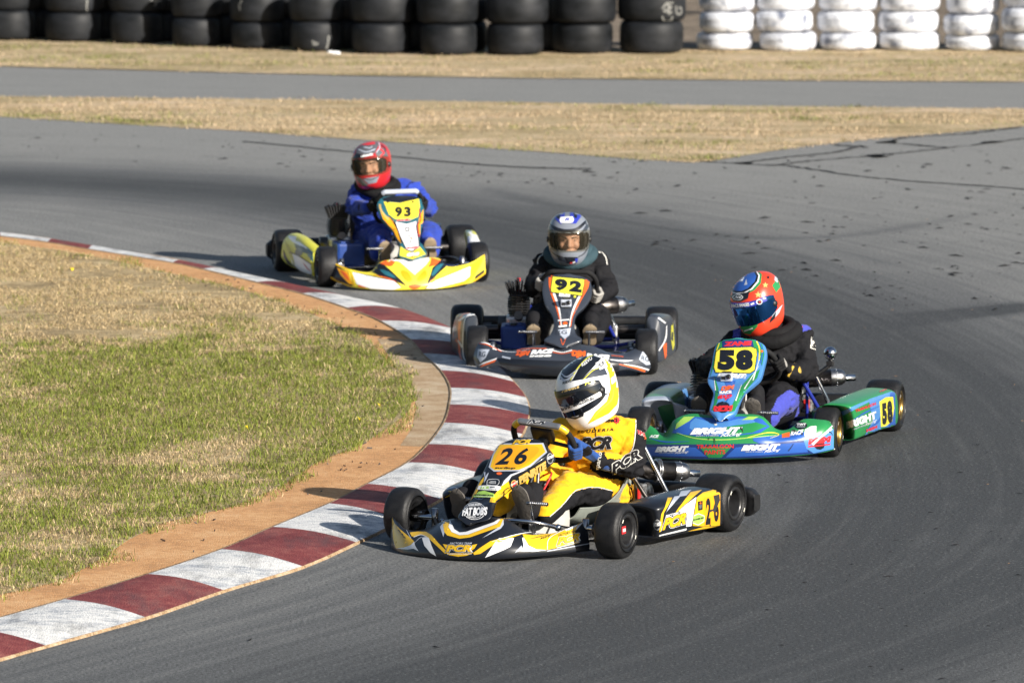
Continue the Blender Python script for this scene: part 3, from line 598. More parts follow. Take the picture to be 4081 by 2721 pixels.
MARK = {(10, 1): [lambda d: d.line(C2, [(2040, 60), (2080, 20), (2090, 100)], 12, 'chalk'), lambda d: d.line(C2, [(2040, 110), (2060, 140), (2110, 135), (2112, 110)], 10, 'chalk'), lambda d: d.line(C2, [(2120, 20), (2055, 30), (2110, 50), (2050, 75), (2115, 85)], 9, 'chalk'), lambda d: d.line(C2, [(2140, 40), (2150, 95), (2185, 90), (2180, 55), (2160, 55)], 9, 'chalk')],
        (1, 1): [lambda d: d.line(C1, [(575, 0), (572, 50), (575, 95)], (13, 10, 8), 'chalk')], (2, 1): [lambda d: d.line(C1, [(980, 5), (1020, 12), (1060, 8)], 14, 'chalk'), lambda d: d.line(C1, [(1030, 0), (1010, 45)], 9, 'chalk')],
        (5, 0): [lambda d: d.line(C1, [(2090, 275), (2110, 300), (2130, 290)], 12, 'chalk'), lambda d: d.line(C1, [(2200, 240), (2195, 290), (2185, 330)], (12, 9, 12), 'chalk'), lambda d: d.line(C1, [(2095, 305), (2110, 280)], 9, 'chalk')], (4, 1): [lambda d: d.line(C1, [(1615, 5), (1600, 40), (1605, 75)], 10, 'chalk')]}
for i, (x0, x1, b, m_, t) in enumerate(BLACK):
    tyre_at(x0, x1, b, m_, b, False, f'bottom black tyre of the {ORD[i]} black stack from the left', MARK.get((i, 0), ()))
    w = rng.uniform(-3, 5); tyre_at(x0-w-3, x1+w+6, m_, t, b, False, f'upper black tyre of the {ORD[i]} black stack from the left', MARK.get((i, 1), ()))
for i, (x0, x1, ys) in enumerate(WHITE):
    for j in range(3):
        w = rng.uniform(-3, 3); tyre_at(x0+w, x1+rng.uniform(-3, 3), ys[j], ys[j+1], ys[0], True, f"{('bottom', 'middle', 'top')[j]} white painted tyre of the {ORD[i]} white stack from the left")
for i in range(9):
    xa, xb = BLACK[i][1]-62, BLACK[i+1][0]+62; m_ = .5*(xa+xb)-(52 if i == 7 else 0); b_ = .5*(BLACK[i][2]+BLACK[i+1][2])
    for j, nm in enumerate(('bottom', 'upper')):
        X0, Y0 = G(m_, b_); R = .285; h = .29; o = wall_tyre(R, h-.006, False).build('tyre'); o.location = (X0*1.008+rng.normal(0, .01), Y0+.285+.50, h*(j+.5)+.012)
        tag(o, f'{nm} black tyre in shadow behind the gap between the {ORD[i]} and {ORD[i+1]} black stacks', 'tyre', 'black barrier tyres')
# low white rail and post seen through the gap between black and white tyres
t = bpy.data.objects.new('barrier_rail', None); COL.objects.link(t); x, y = G(1590, 70); y += 2.2; t.location = (x, y, 0); tag(t, 'low white rail seen through the gap between black and white tyres', 'rail')
mb = MB(); mb.box((0, 0, .42), (2.2, .05, .16), 'p_white'); mb.build('rail', t)
for dx in (-.9, .9): mb = MB(); mb.box((dx, .07, .25), (.08, .08, .5), 'p_grey'); mb.build('post', t)
mb = MB()
for i in range(9): mb.ball((rng.normal(0, .03), rng.normal(0, .02), .02+rng.random()*.02), (.02+.02*rng.random(), .02, .014), 'p_white', n=5)
o = mb.build('litter'); x, y = G(772, 132); o.location = (x, y-.12, .02); tag(o, 'crumpled white litter at the foot of a black tyre stack', 'litter')
# ================================================================ racing karts
DV = View(0, 0, 1/DS)   # the 2352-wide picture
def resolve(fr, vw, q):
    """control point: (px,py,y) seen at that forward distance, or ('x',px,py,x) / ('z',px,py,z), or a local Vector"""
    if isinstance(q, Vector): return np.array(q)
    if isinstance(q[0], str): return fr.P(vw(q[1:3]), **{q[0]: q[3]})
    return fr.P(vw(q[:2]), y=q[2])
def empty(name, loc=(0, 0, 0), rz=0, parent=None):
    o = bpy.data.objects.new(name, None); COL.objects.link(o); o.location = loc; o.rotation_euler = (0, 0, rz); o.empty_display_size = .2
    if parent: o.parent = parent
    return o
def wheel(root, c, R, w, rim, side, sticker=None, yaw=0):
    """side: +1 on the driver's right"""
    ax = Vector((side, 0, 0)); rr = .072
    hub = MB(); hub.lathe([(.001, .03), (.022, .03), (.024, .02), (.026, -.02), (.030, -.05), (.03, -w*.5-.05)], (0, 0, 0), ax, 'dark_steel', 18)
    hub.lathe([(.001, .040), (.011, .040), (.012, .028)], (0, 0, 0), ax, 'chrome', 6, smooth=False)
    for k in range(3):
        a = k*2.094+.4; hub.lathe([(.001, .026), (.006, .026), (.006, .0)], (0, .042*math.cos(a), .042*math.sin(a)), ax, 'chrome', 6, smooth=False)
    if sticker:
        hub.box((side*.040, 0, .004), (.004, .040, .036), sticker, bev=.002); hub.box((side*.0425, 0, .004), (.002, .026, .014), 'p_white', bev=0)
    o = hub.build('wheel', root); o.location = c; o.rotation_euler = (0, 0, yaw)
    ty = MB(); k = .030; hw = w/2; ri = rr+.004
    pr = [(ri, -hw*.80), (ri+.010, -hw*.93), (ri+.024, -hw*1.0), (R-.040, -hw*1.02), (R-.022, -hw*.97), (R-.008, -hw*.86), (R-.002, -hw*.70), (R, -hw*.4), (R+.001, 0)]
    pr = pr+[(r, -h) for r, h in reversed(pr[:-1])]
    ty.lathe(pr, (0, 0, 0), ax, 'rubber', 56)
    # two small cream dashes laid on the outer sidewall
    for a0 in (3.5, .6):
        P = np.array([[(side*(hw*1.022+.0012), (R-.046-.008*t)*math.cos(a), (R-.046-.008*t)*math.sin(a)) for t in (0, 1)] for a in np.linspace(a0, a0+.22, 6)]); ty.grid(P, 'p_cream', flip=side > 0)
    ty.build('tyre', o)
    rm = MB()
    rm.lathe([(ri+.005, hw*.86), (ri+.004, hw*.93), (rr-.006, hw*.93), (rr-.011, hw*.80), (rr-.014, hw*.30), (rr-.022, .012), (.05, .006), (.02, .010)], (0, 0, 0), ax, rim, 40)
    rm.lathe([(.02, -.004), (.05, -.006), (rr-.022, -.010), (rr-.012, -hw*.3), (rr-.008, -hw*.85), (ri+.003, -hw*.88)], (0, 0, 0), ax, rim, 40)
    for k in range(5):
        a = k*1.2566; rm.lathe([(.001, .0155), (.009, .0155), (.009, .008)], (0, .035*math.cos(a), .035*math.sin(a)), ax, 'plastic_black', 8, smooth=False)
    rm.build('rim', o); return o
class Kart:
    def __init__(s, key, X, Y, t, vw, label):
        s.fr = Frame(X, Y, t); s.vw = vw; s.root = empty('racing_kart', (X, Y, 0), s.fr.rz); tag(s.root, label, 'racing kart', 'racing karts on the bend')
    def p(s, q, vw=None): return Vector(resolve(s.fr, vw or s.vw, q))
    def fairing(s, cols, mat, edge='plastic_black', vw=None, step=9, nu=110, nv=34, t=.007):
        C = [[resolve(s.fr, vw or s.vw, q) for q in c] for c in cols]
        C = np.array(C); low = C[:, :1].copy(); low[:, 0, 1] -= .035; low[:, 0, 2] = np.maximum(low[:, 0, 2]-.008, .008)
        top = C[:, -1:].copy(); top[:, 0, 1] -= .02; top[:, 0, 2] -= .012
        P = gridspline(np.concatenate([low, C, top], 1), nu, nv); mb = MB(); mb.shell(P, t, mat, edge)
        # mounting rail behind the fairing
        s.fa = mb; return Decals(s.fr, mb, step)
    def panel(s, rows, mat, edge, flange=(.012, -.075, -.03), RF=None, vw=None, step=9, sag=.018):
        """front number panel: rows of (left edge, centre, right edge) pixels, centre on the kart's mid plane"""
        vw = vw or s.vw; G_ = []
        ys = (1.40, 1.37, 1.30, 1.24, 1.14, 1.05, .97, .90, .865, .85)
        for i, (l, c, r) in enumerate(rows):
            y = ys[i]; pc = s.fr.P(vw(c), y=y); pl = s.fr.P(vw(l), y=y-sag); pr = s.fr.P(vw(r), y=y-sag)
            fl = pl+np.array([flange[0], flange[1], flange[2]])
            frr = pr+np.array([-flange[0], flange[1], flange[2]]) if RF is None else s.fr.P(vw(RF[i]), y=y-sag+flange[1]*.9)
            ml = .5*(pl+pc)+np.array([0, sag*.35, 0]); mr = .5*(pr+pc)+np.array([0, sag*.35, 0])
            G_.append([fl, .6*pl+.4*fl+np.array([.004, .008, .002]), pl, ml, pc, mr, pr, .6*pr+.4*frr+np.array([-.004, .008, .002]), frr])
        P = gridspline(np.array(G_), 70, 60); mb = MB(); mb.shell(P, .006, mat, edge, flip=True); s.pa = mb; s.pgrid = P
        return Decals(s.fr, mb, step)
    def pod(s, cols, mat, edge='plastic_black', vw=None, step=9, inner=.17, sd=1):
        """side pod on the driver's left: columns front to rear of (bottom, crease) pixels with the outer x; closed box section"""
        vw = vw or s.vw; C = []
        for (b, cr, x) in cols:
            if x > 0: pb = s.fr.P(vw(b), y=x); pc = s.fr.P(vw(cr), y=x)      # seen end on: placed by distance along the kart
            else: pb = s.fr.P(vw(b), x=x+.02); pc = s.fr.P(vw(cr), x=x)
            m = .5*(pb+pc)+np.array([-.018*sd, 0, 0]); i1 = pc+np.array([inner*.45*sd, 0, .014]); i2 = pc+np.array([inner*sd, 0, .004]); i3 = np.array([pb[0]+inner*sd, pb[1], pb[2]+.01])
            C.append([i3, .5*(pb+i3)+np.array([0, 0, -.006]), pb, .7*pb+.3*m+np.array([-.010*sd, 0, 0]), m, .4*m+.6*pc+np.array([-.006*sd, 0, 0]), pc, i1, i2, .5*(i2+i3)])
        C = np.array(C); P = np.stack([crs(C[:, j], 60) for j in range(C.shape[1])], 1); P = np.stack([crs(P[i], 48, True) for i in range(60)], 0)
        mb = MB(); mb.grid(P, mat, cv=True)
        for e, fl in ((0, 1), (-1, 0)):
            c = P[e].mean(0); k = len(P[e]); R2 = .5*(P[e]+c)+np.array([0, (.014 if e == 0 else -.008), 0])
            mb.grid(np.stack([P[e], R2], 0), mat, cv=True, flip=bool(fl)); mb.add(list(R2)+[c+np.array([0, (.017 if e == 0 else -.010), 0])], [((i+1) % k, i, k) if not fl else (i, (i+1) % k, k) for i in range(k)], mat, True)
        s.po = mb; s.podP = P; return Decals(s.fr, mb, step)
    def pod_mirror(s, mat, bands=(), shift=0.0):
        """plain twin of the other pod; bands: (from, to, material) fractions along it painted over"""
        P = s.podP.copy(); P[..., 0] *= -1; P[..., 0] -= shift; mb = MB(); n = P.shape[0]; edges = [0]+[int(a*(n-1)) for b in bands for a in b[:2]]+[n-1]
        last = 0
        for a, b, m in list(bands)+[(1.0, 1.0, mat)]:
            i, j = int(a*(n-1)), int(b*(n-1))
            if i > last: mb.grid(P[last:i+1], mat, cv=True, flip=True)
            if j > i: mb.grid(P[i:j+1], m, cv=True, flip=True)
            last = j
        for e, fl in ((0, 0), (-1, 1)):
            c = P[e].mean(0); k = len(P[e]); mb.add(list(P[e])+[c+np.array([0, (.02 if e == 0 else -.01), 0])], [((i+1) % k, i, k) if not fl else (i, (i+1) % k, k) for i in range(k)], mat, True)
        s.po2 = mb; return Decals(s.fr, mb, 9)
    def chassis(s, tube, rimL, seat, axle_r=.025):
        r = s.root; m = MB()
        for sx in (1, -1):
            m.tube([(sx*.31, -.10, .075), (sx*.31, .35, .06), (sx*.29, .72, .06), (sx*.22, 1.0, .06), (sx*.20, 1.36, .065)], .015, tube)
            m.tube([(sx*.20, 1.36, .065), (sx*.10, 1.40, .07), (0, 1.405, .07)], .013, tube)
            m.tube([(sx*.30, .30, .07), (sx*.44, .34, .10), (sx*.46, .62, .10), (sx*.29, .70, .07)], .011, tube)
            m.tube([(sx*.22, 1.0, .065), (sx*.36, 1.06, .085), (sx*.40, 1.06, .13)], .014, tube)
            m.lathe([(.001, -.035), (.016, -.035), (.017, .05), (.001, .05)], (sx*.40, 1.055, .125), (0, 0, 1), 'steel', 14)      # king pin
            m.tube([(sx*.40, 1.055, .131), (sx*.52, 1.055, .131)], .012, 'chrome')
        for y, x in ((-.10, .31), (.30, .30), (.72, .29), (1.0, .22)): m.tube([(x, y, .065), (-x, y, .065)], .013, tube)
        m.build('chassis_frame', r)
        m = MB(); P = np.array([[(x*wd, y, .035) for x in (-1, 0, 1)] for y, wd in ((.55, .29), (.75, .29), (1.0, .22), (1.34, .20))]); m.shell(P, .004, 'alloy'); m.build('floor_tray', r)
        m = MB(); m.tube([(-.52, 0, .138), (.52, 0, .138)], axle_r, 'dark_steel', 14)
        for x in (-.30, .30): m.box((x, 0, .115), (.03, .09, .10), 'alloy', bev=.01)
        m.lathe([(.02, -.003), (.085, -.003), (.085, .003), (.02, .003)], (.22, 0, .138), (1, 0, 0), 'steel', 30); m.build('rear_axle', r)
        m = MB(); m.lathe([(.03, -.004), (.075, -.004), (.075, .004), (.03, .004)], (-.20, .0, .138), (1, 0, 0), 'steel', 30); m.box((-.20, .075, .17), (.06, .05, .09), 'alloy', bev=.008); m.box((-.20, .1, .17), (.03, .03, .05), 'red_cap', bev=.004); m.build('brake', r)
        for sx in (1, -1):
            m = MB(); m.tube([(sx*.05, .80, .10), (sx*.38, 1.02, .11)], .008, 'chrome'); m.ball((sx*.38, 1.02, .11), .013, 'chrome', n=8); m.ball((sx*.06, .805, .10), .013, 'chrome', n=8); m.build('tie_rod', r)
            m = MB(); a = Vector((sx*.16, 1.10, .05)); m.tube([a, a+Vector((0, .05, .20))], .008, 'chrome'); m.tube([a+Vector((-sx*.02, .05, .195)), a+Vector((sx*.09, .05, .195))], .0085, 'steel')
            for k in range(9): m.lathe([(.0085, -.002), (.0115, 0), (.0085, .002)], a+Vector((sx*(.0+k*.0105), .05, .195)), (1, 0, 0), 'steel', 10)
            m.box(a+Vector((-sx*.012, .02, .05)), (.005, .05, .12), 'alloy', bev=.002); m.build('pedal', r)
        # seat: a moulded tub
        rows = []
        for y, z, wd, lip in ((.62, .10, .15, .06), (.45, .055, .185, .10), (.28, .05, .195, .16), (.14, .075, .19, .24), (.055, .17, .185, .28), (.01, .30, .18, .25), (-.03, .42, .165, .16), (-.05, .50, .13, .04)):
            q = []
            for a in np.linspace(-1, 1, 9): q.append((wd*math.copysign(abs(a)**.8, a), y+(.10*abs(a)**3 if z > .12 else 0), z+(lip*abs(a)**4 if z < .12 else lip*.15*abs(a)**3)))
            rows.append(q)
        m = MB(); m.shell(gridspline(np.array(rows), 40, 30), .006, seat); m.build('seat', r)
        for sx in (1, -1):
            m = MB(); m.tube([(sx*.19, .02, .40), (sx*.30, -.04, .15)], .011, 'chrome'); m.tube([(sx*.20, .20, .30), (sx*.30, .12, .10)], .011, tube); m.tube([(sx*.21, .14, .32), (sx*.21, .14, .09)], .009, tube); m.build('seat_stay', r)
        # fuel tank between the driver's legs
        m = MB(); P = np.array([[(x*w_, y, z) for x, z in ((-1, .05), (-1.02, .13), (-.8, h_), (0, h_+.012), (.8, h_), (1.02, .13), (1, .05))] for y, w_, h_ in ((.60, .055, .16), (.63, .095, .215), (.76, .10, .235), (.90, .09, .215), (.95, .05, .16))])
        m.shell(gridspline(P, 26, 26), .004, 'tank'); m.lathe([(.03, 0), (.03, .012), (.026, .018), (.026, .03), (.033, .032), (.033, .062), (.001, .064)], (0, .72, .228), (0, 0, 1), 'plastic_black', 22); m.build('fuel_tank', r)
        m = MB(); m.tube([(.02, .70, .25), (.10, .60, .32), (.15, .40, .20), (.26, .25, .22)], .006, 'p_cream'); m.tube([(-.03, .78, .24), (-.05, .72, .33), (.05, .62, .30)], .005, 'red_cap'); m.build('fuel_hose', r)
    def rear_bumper(s, mat='plastic_black', w=.695, y=-.27, z=(.055, .185)):
        m = MB(); q = []
        zc = .5*(z[0]+z[1]); h = z[1]-z[0]; xs = [-w, -w+.012, -w+.05, -w+.16, -.2, .2, w-.16, w-.05, w-.012, w]
        for x in xs:
            e = max(0, (abs(x)-(w-.06))/.06); yy = y+.05*max(0, (abs(x)-.42)/.24)**1.5; k = 1-.45*e**2; d = .045*(1-.3*e)
            q.append([(x, yy+d, zc-h/2*k), (x, yy-d*.7, zc-h/2*k), (x, yy-d, zc-h*.35*k), (x, yy-d*1.1, zc), (x, yy-d, zc+h*.35*k), (x, yy-d*.7, zc+h/2*k), (x, yy+d, zc+h/2*k), (x, yy+d*1.1, zc)])
        P = np.array(q); P = np.stack([crs(P[:, j], 60) for j in range(8)], 1); P = np.stack([crs(P[i], 28, True) for i in range(60)], 0); m.grid(P, mat, cv=True, flip=True)
        for e in (0, -1): m.add(P[e], [tuple(range(28)) if e == 0 else tuple(range(27, -1, -1))], mat, False)
        for sx in (-.3, .3): m.tube([(sx, y+.03, .13), (sx, -.08, .08)], .012, 'steel')
        m.build('rear_bumper', s.root)
    def engine(s, c, fins=True, sx=1, hs=1.0):
        """air-cooled two stroke beside the seat"""
        c = Vector(c); e = MB(); e.box(c+Vector((0, 0, -.06)), (.15, .19, .13), 'alloy', bev=.02); e.lathe([(.001, -.05), (.055, -.05), (.06, -.03), (.06, .03), (.001, .035)], c+Vector((sx*.09, 0, -.06)), (1, 0, 0), 'dark_steel', 20)
        e.tube([c+Vector((0, .09, .0)), c+Vector((0, .17, .02))], .026, 'dark_steel'); e.box(c+Vector((0, -.12, -.02)), (.06, .06, .06), 'steel', bev=.01); o = e.build('engine', s.root)
        cy = MB(); cy.lathe([(.045, -.02), (.045, .14)], c, (0, 0, 1), 'dark_steel', 16)
        for k in range(8): z = .0+k*.015; q = .058+.009*math.sin(k/7*math.pi*.8); cy.box(c+Vector((0, 0, z)), (q*2, q*2.1, .005), 'fins', bev=.002)
        cy.build('cylinder', o)
        hd = MB(); z0 = .122*1.0
        n = 9
        for k in range(n):
            a = (k-(n-1)/2)/((n-1)/2); R = Matrix.Rotation(a*.36, 3, 'Y'); L = .080*hs*(1-.12*abs(a)+.05*((k*5) % 3-1))
            for dy, ln in ((-.036, .93), (.036, 1.0)): hd.box(c+Vector((a*.050, dy, z0))+R@Vector((0, 0, L*ln/2)), (.0095, .064, L*ln), 'fins', R=R@Matrix.Rotation(dy*-4.0, 3, 'X'), bev=.0035)
        hd.box(c+Vector((0, 0, z0)), (.115, .125, .012), 'fins', bev=.004); hd.lathe([(.012, 0), (.012, .03), (.006, .035), (.006, .075), (.010, .078), (.010, .10), (.001, .10)], c+Vector((0, 0, z0)), (0, 0, 1), 'red_cap', 10); hd.tube([c+Vector((0, 0, z0+.09)), c+Vector((.01, -.08, z0+.08)), c+Vector((.0, -.14, .02))], .006, 'plastic_black'); hd.build('cylinder_head', o)
        # exhaust header under the seat to the silencer
    def silencer(s, a, b, r, springs=True, outlet=(.6, 0, .3)):
        """expansion chamber: body from a to b (local), end cap and stub beyond b"""
        a = Vector(a); b = Vector(b); d = (b-a).normalized(); L = (b-a).length; m = MB()
        m.lathe([(.02, -.10), (r*.6, -.06), (r*.96, 0), (r, .01), (r, L*.98), (r*1.02, L*.985), (r*1.02, L)], a, d, 'dark_steel', 30); o = m.build('exhaust', s.root)
        m = MB(); m.lathe([(r*1.02, 0), (r*1.0, .03), (r*.92, .055), (r*.70, .075), (r*.3, .082), (.001, .083)], b, d, 'steel', 30); u, w, _ = frame(d)
        for k in range(14): q = k/14*6.283; m.ball(b+d*.03+(u*math.cos(q)+w*math.sin(q))*r*1.0, .004, 'chrome', n=5)
        m.build('end_cap', o); up = Vector((0, 0, 1))
        m = MB(); st = b+d*.078-up*r*.45*outlet[2]; m.lathe([(.018, -.01), (.0185, .055), (.015, .055), (.014, .0)], st, d, 'chrome', 20); m.build('outlet', o)
        if springs:
            m = MB()
            for t in (.05, L*.45): m.lathe([(r+.002, -.006), (r+.011, -.004), (r+.013, 0), (r+.011, .004), (r+.002, .006)], a+d*t, d, 'steel', 30)
            m.build('clamp', o)
        m = MB(); m.tube([a-d*.09, a-d*.20+Vector((0, .03, -.10)), Vector((.22, .30, .16)), Vector((.30, .33, .24))], .021, 'dark_steel'); m.build('header_pipe', o)
    def steering(s, c, rx, ry, roll, tilt, grip, top=None, band=None, yaw=0.0, deco=None):
        """D-shaped wheel: c centre (local); tilt of the plane from vertical"""
        c = Vector(c); n = Vector((0, -math.cos(tilt), math.sin(tilt))); n = Matrix.Rotation(yaw, 3, 'Z')@n
        u = Vector((1, 0, 0)); u = (Matrix.Rotation(yaw, 3, 'Z')@u); v = n.cross(u).normalized()
        if v.z < 0: v = -v
        Rr = Matrix.Rotation(roll, 3, n); u = Rr@u; v = Rr@v; s.wc, s.wu, s.wv, s.wn = c, u, v, n
        def at(a):
            x, y = math.cos(a), math.sin(a); p = 2.6; k = (abs(x)**p+abs(y)**p)**(-1/p); yy = y*k
            if yy > 0: yy = min(yy, .86)
            return c+u*(x*k*rx)+v*(yy*ry)
        s.rim_at = at
        m = MB(); A = np.linspace(0, 2*math.pi, 64, endpoint=False); m.tube([at(a) for a in A], .0145, grip, n=12, ns=128, closed=True); o = m.build('steering_wheel', s.root)
        if top:
            m = MB(); m.tube([at(a) for a in np.linspace(.82, math.pi-.82, 16)], .0165, top, n=14, ns=60)
            if deco: deco(Decals(s.fr, m, 6))
            m.build('grip_top', o)
        if band:
            for a0 in (.62, math.pi-.90): m = MB(); m.tube([at(a) for a in np.linspace(a0, a0+.28, 5)], .0170, band, n=14, ns=14); m.build('grip_band', o)
        m = MB(); m.lathe([(.001, .012), (.03, .012), (.032, -.01), (.022, -.03), (.001, -.03)], c, n, 'plastic_black', 18)
        for a in (-.15, math.pi+.15, -math.pi/2): m.tube([c, at(a)], .010, 'plastic_black')
        m.box(c+v*.045+n*.004, (.11, .085, .028), 'plastic_black', R=Matrix((u, v, n)).transposed(), bev=.008); m.build('wheel_hub', o)
        m = MB(); m.tube([c, Vector((0, 1.02, .07))], .011, 'plastic_black'); m.tube([c-n*.06, Vector((0, .80, .10))], .010, 'steel'); m.build('steering_column', s.root)
# ================================================================ drivers
SL = [(-.150, .086, .118, -.050), (-.138, .098, .140, -.072), (-.11, .110, .158, -.098), (-.07, .119, .164, -.125), (-.03, .124, .160, -.146), (.02, .127, .152, -.160), (.06, .124, .141, -.160), (.10, .108, .113, -.138), (.128, .080, .078, -.100), (.143, .045, .042, -.056), (.148, .004, .004, -.005)]
_z = crs(np.array(SL), 260)
def hprof(z): return np.interp(z, _z[:, 0], _z[:, 1]), np.interp(z, _z[:, 0], _z[:, 2]), np.interp(z, _z[:, 0], _z[:, 3])
def hpt(az, z, off=0.0):
    """point of the helmet shell; az from straight ahead, positive to the wearer's right"""
    w, yf, yb = hprof(z); c, s_ = np.cos(az), np.sin(az); n = 2.25
    y = np.where(c >= 0, yf, -yb); k = (np.abs(s_)**n+np.abs(c)**n)**(-1/n)
    e = off; return np.stack([s_*k*(w+e), c*k*(y+e), z+0*az+off*np.clip((z-.05)/.1, 0, 1)*1.0], -1)
class Driver:
    def __init__(s, kart, vw, label):
        s.k = kart; s.fr = kart.fr; s.vw = vw; s.label = label
    def P(s, q): return Vector(resolve(s.fr, s.vw, q))
    def body(s, J, mat, R=None, loose=1.0, head=None, seed=1, bulk=1.0, wr=.0085):
        """one continuous skin of suit, limbs and neck from joints"""
        J = {k: s.P(v) for k, v in J.items()}; s.J = J; mb = MB(); m = mat; b = bulk
        pel, nk = J['pelvis'], J['neck']; sp = (nk-pel).normalized(); L = (nk-pel).length; rt = (J['Rsh']-J['Lsh']).normalized()
        fw = sp.cross(rt).normalized(); fw = fw if fw.y > 0 else -fw; Rm = Matrix((rt, rt.cross(sp).normalized()*-1 if False else fw, sp)).transposed()
        mb.ball(pel+sp*.04, (.17*b, .135*b, .12), m, Rm); mb.ball(pel+sp*L*.38+fw*.015, (.165*b, .125*b, .17), m, Rm); mb.ball(pel+sp*L*.68+fw*.01, (.185*b, .128*b, .17), m, Rm)
        mid = (J['Rsh']+J['Lsh'])/2
        for k in 'RL':
            sh, el, wr_ = J[k+'sh'], J[k+'el'], J[k+'wr']; mb.capsule(mid+(sh-mid)*.25+sp*.02, .070*b, sh, .066*b, m); mb.capsule(sh, .068*b*loose, el, .056*b*loose, m); mb.capsule(el, .056*b*loose, wr_, .043*loose, m)
            mb.capsule(pel+sp*L*.55+(sh-mid)*.6, .085*b, sh, .062*b, m)
            hp, kn, an = J[k+'hip'], J[k+'kn'], J[k+'an']; mb.capsule(hp, .100*b, kn, .074*loose, m); mb.capsule(kn, .074*loose, an, .056*loose, m)
        mb.capsule(mid+sp*.0, .075, nk, .062, m)
        if head is not None:
            head = s.P(head)  # neck runs up into the head inside the helmet
            mb.capsule(nk, .058, head, .075, m)
        V, NN, F = remesh(mb, 'person', .0085, 5)
        o = np.array([17.3*seed, 3.1, 9.7]); out = V.copy(); jn = [np.array(J[a+b_]) for a in 'RL' for b_ in ('el', 'kn', 'hip', 'sh')]
        for i in range(len(V)):
            p = V[i]; near = min(np.sum((p-q)**2) for q in jn); a = wr*(.55+1.6*math.exp(-near/.012))
            w1 = noise.noise(Vector((p+o)*np.array([11, 11, 24]))); w2 = noise.noise(Vector((p[[2, 0, 1]]+o)*np.array([26, 12, 26])+w1))
            out[i] = p+NN[i]*(a*(1-2.2*abs(w1))+a*.7*(1-2.0*abs(w2))-a*.4)
        s.V = out; s.F = F; s.NN = NN; s.fm = [mat]*len(F); s.C = np.array([out[list(f)].mean(0) for f in F]); s.px = s.fr.px(s.C)
        s.FN = np.array([NN[list(f)].mean(0) for f in F])
    def region(s, vw, poly, mat, test=None):
        """cloth panels: faces whose centre falls in the outline"""
        m = inside(s.px, [vw(p) for p in poly])
        if test is not None: m &= test(s.C, s.FN)
        for i in np.nonzero(m)[0]: s.fm[i] = mat
    def where(s, test, mat):
        for i in np.nonzero(test(s.C, s.FN))[0]: s.fm[i] = mat
    def finish(s, label=None):
        mb = MB(); mb.v = [tuple(p) for p in s.V]; mb.f = list(s.F); mb.m = [mb.mi(k) for k in s.fm]; mb.sm = [True]*len(s.F); s.mb = mb
        return Decals(s.fr, mb, 9)
    def link(s):
        s.o = s.mb.build('person'); s.o.location = s.k.root.location; s.o.rotation_euler = s.k.root.rotation_euler; tag(s.o, s.label, 'person', 'kart drivers')
    # ---- helmet
    def helmet(s, q, yaw, pitch, roll, mat, visor_mat, rim, scale=1.0, open_=False):
        c = s.P(q); Rm = Matrix.Rotation(math.radians(yaw), 3, 'Z')@Matrix.Rotation(math.radians(-pitch), 3, 'X')@Matrix.Rotation(math.radians(roll), 3, 'Y')
        s.hc, s.hR, s.hs = c, Rm, scale; Rn = np.array(Rm)
        T = lambda P: (P*scale)@Rn.T+np.array(c)
        s.HT = T; na, nz = 96, 64; az = np.linspace(-math.pi, math.pi, na, endpoint=False); zz = np.concatenate([np.linspace(-.150, .10, 44), .10+.048*np.sin(np.linspace(0, math.pi/2, 21)[1:])])
        A = np.stack([hpt(az, z) for z in zz], 0); mb = MB(); k = len(zz); F = []
        for i in range(k-1):
            for j in range(na):
                a, z = az[j]+math.pi/na, .5*(zz[i]+zz[i+1]); a = (a+math.pi) % (2*math.pi)-math.pi
                if open_ and (abs(a)/1.18)**4+(abs(z-.006)/.052)**4 < 1: continue
                F.append((i*na+j, i*na+(j+1) % na, (i+1)*na+(j+1) % na, (i+1)*na+j))
        mb.add(T(A.reshape(-1, 3)), F, mat)
        # neck roll lining under the rim
        B = np.stack([hpt(az, -.150), hpt(az, -.150)*np.array([.86, .86, 1])+np.array([0, 0, -.004]), hpt(az, -.150)*np.array([.78, .78, 1])+np.array([0, 0, .03])], 0); mb.grid(T(B.reshape(-1, 3)).reshape(B.shape), rim, cv=True)
        s.hm = mb; vb = MB(); u = np.linspace(-1, 1, 60); v = np.linspace(-1, 1, 24); U_, V_ = np.meshgrid(u, v, indexing='ij')
        AZ = 1.42*U_; ZZ = .005+(.063*(1-.42*np.abs(U_)**5))*V_+.006*(1-np.abs(U_)); P = hpt(AZ.ravel(), ZZ.ravel(), .0045).reshape(60, 24, 3)
        vb.shell(T(P.reshape(-1, 3)).reshape(P.shape), .002, visor_mat)
        s.vm = vb; s.vP = P
        # visor pivots and edge seal
        for a in (-1.36, 1.36):
            p = hpt(np.array([a]), -.004, .006)[0]; nrm = Vector(p*np.array([1, .3, 0])).normalized(); mb.lathe([(.001, .006), (.016, .005), (.019, -.004)], Vector(T(p[None])[0]), Rm@nrm, 'plastic_black', 18)
        return Decals(s.fr, mb, 8), Decals(s.fr, vb, 8)
    def hband(s, a0, a1, z0, z1, mat, off=.0025, n=24):
        """raised moulding or paint band on the shell between two azimuths; z limits may vary along it"""
        a = np.linspace(a0, a1, n); t = np.linspace(0, 1, n); f = lambda z: np.interp(t, np.linspace(0, 1, len(z)), z) if hasattr(z, '__len__') else np.full(n, z)
        lo, hi = f(z0), f(z1); rows = [np.stack([hpt(a[i:i+1], lo[i]+(hi[i]-lo[i])*r, off)[0] for i in range(n)], 0) for r in np.linspace(0, 1, 8)]
        P = np.stack(rows, 0); s.hm.grid(s.HT(P.reshape(-1, 3)).reshape(P.shape), mat)
    def helmet_link(s, label=None):
        h = s.hm.build('helmet', s.o); v = s.vm.build('visor', h)
        if label: h['label'] = label
        return h
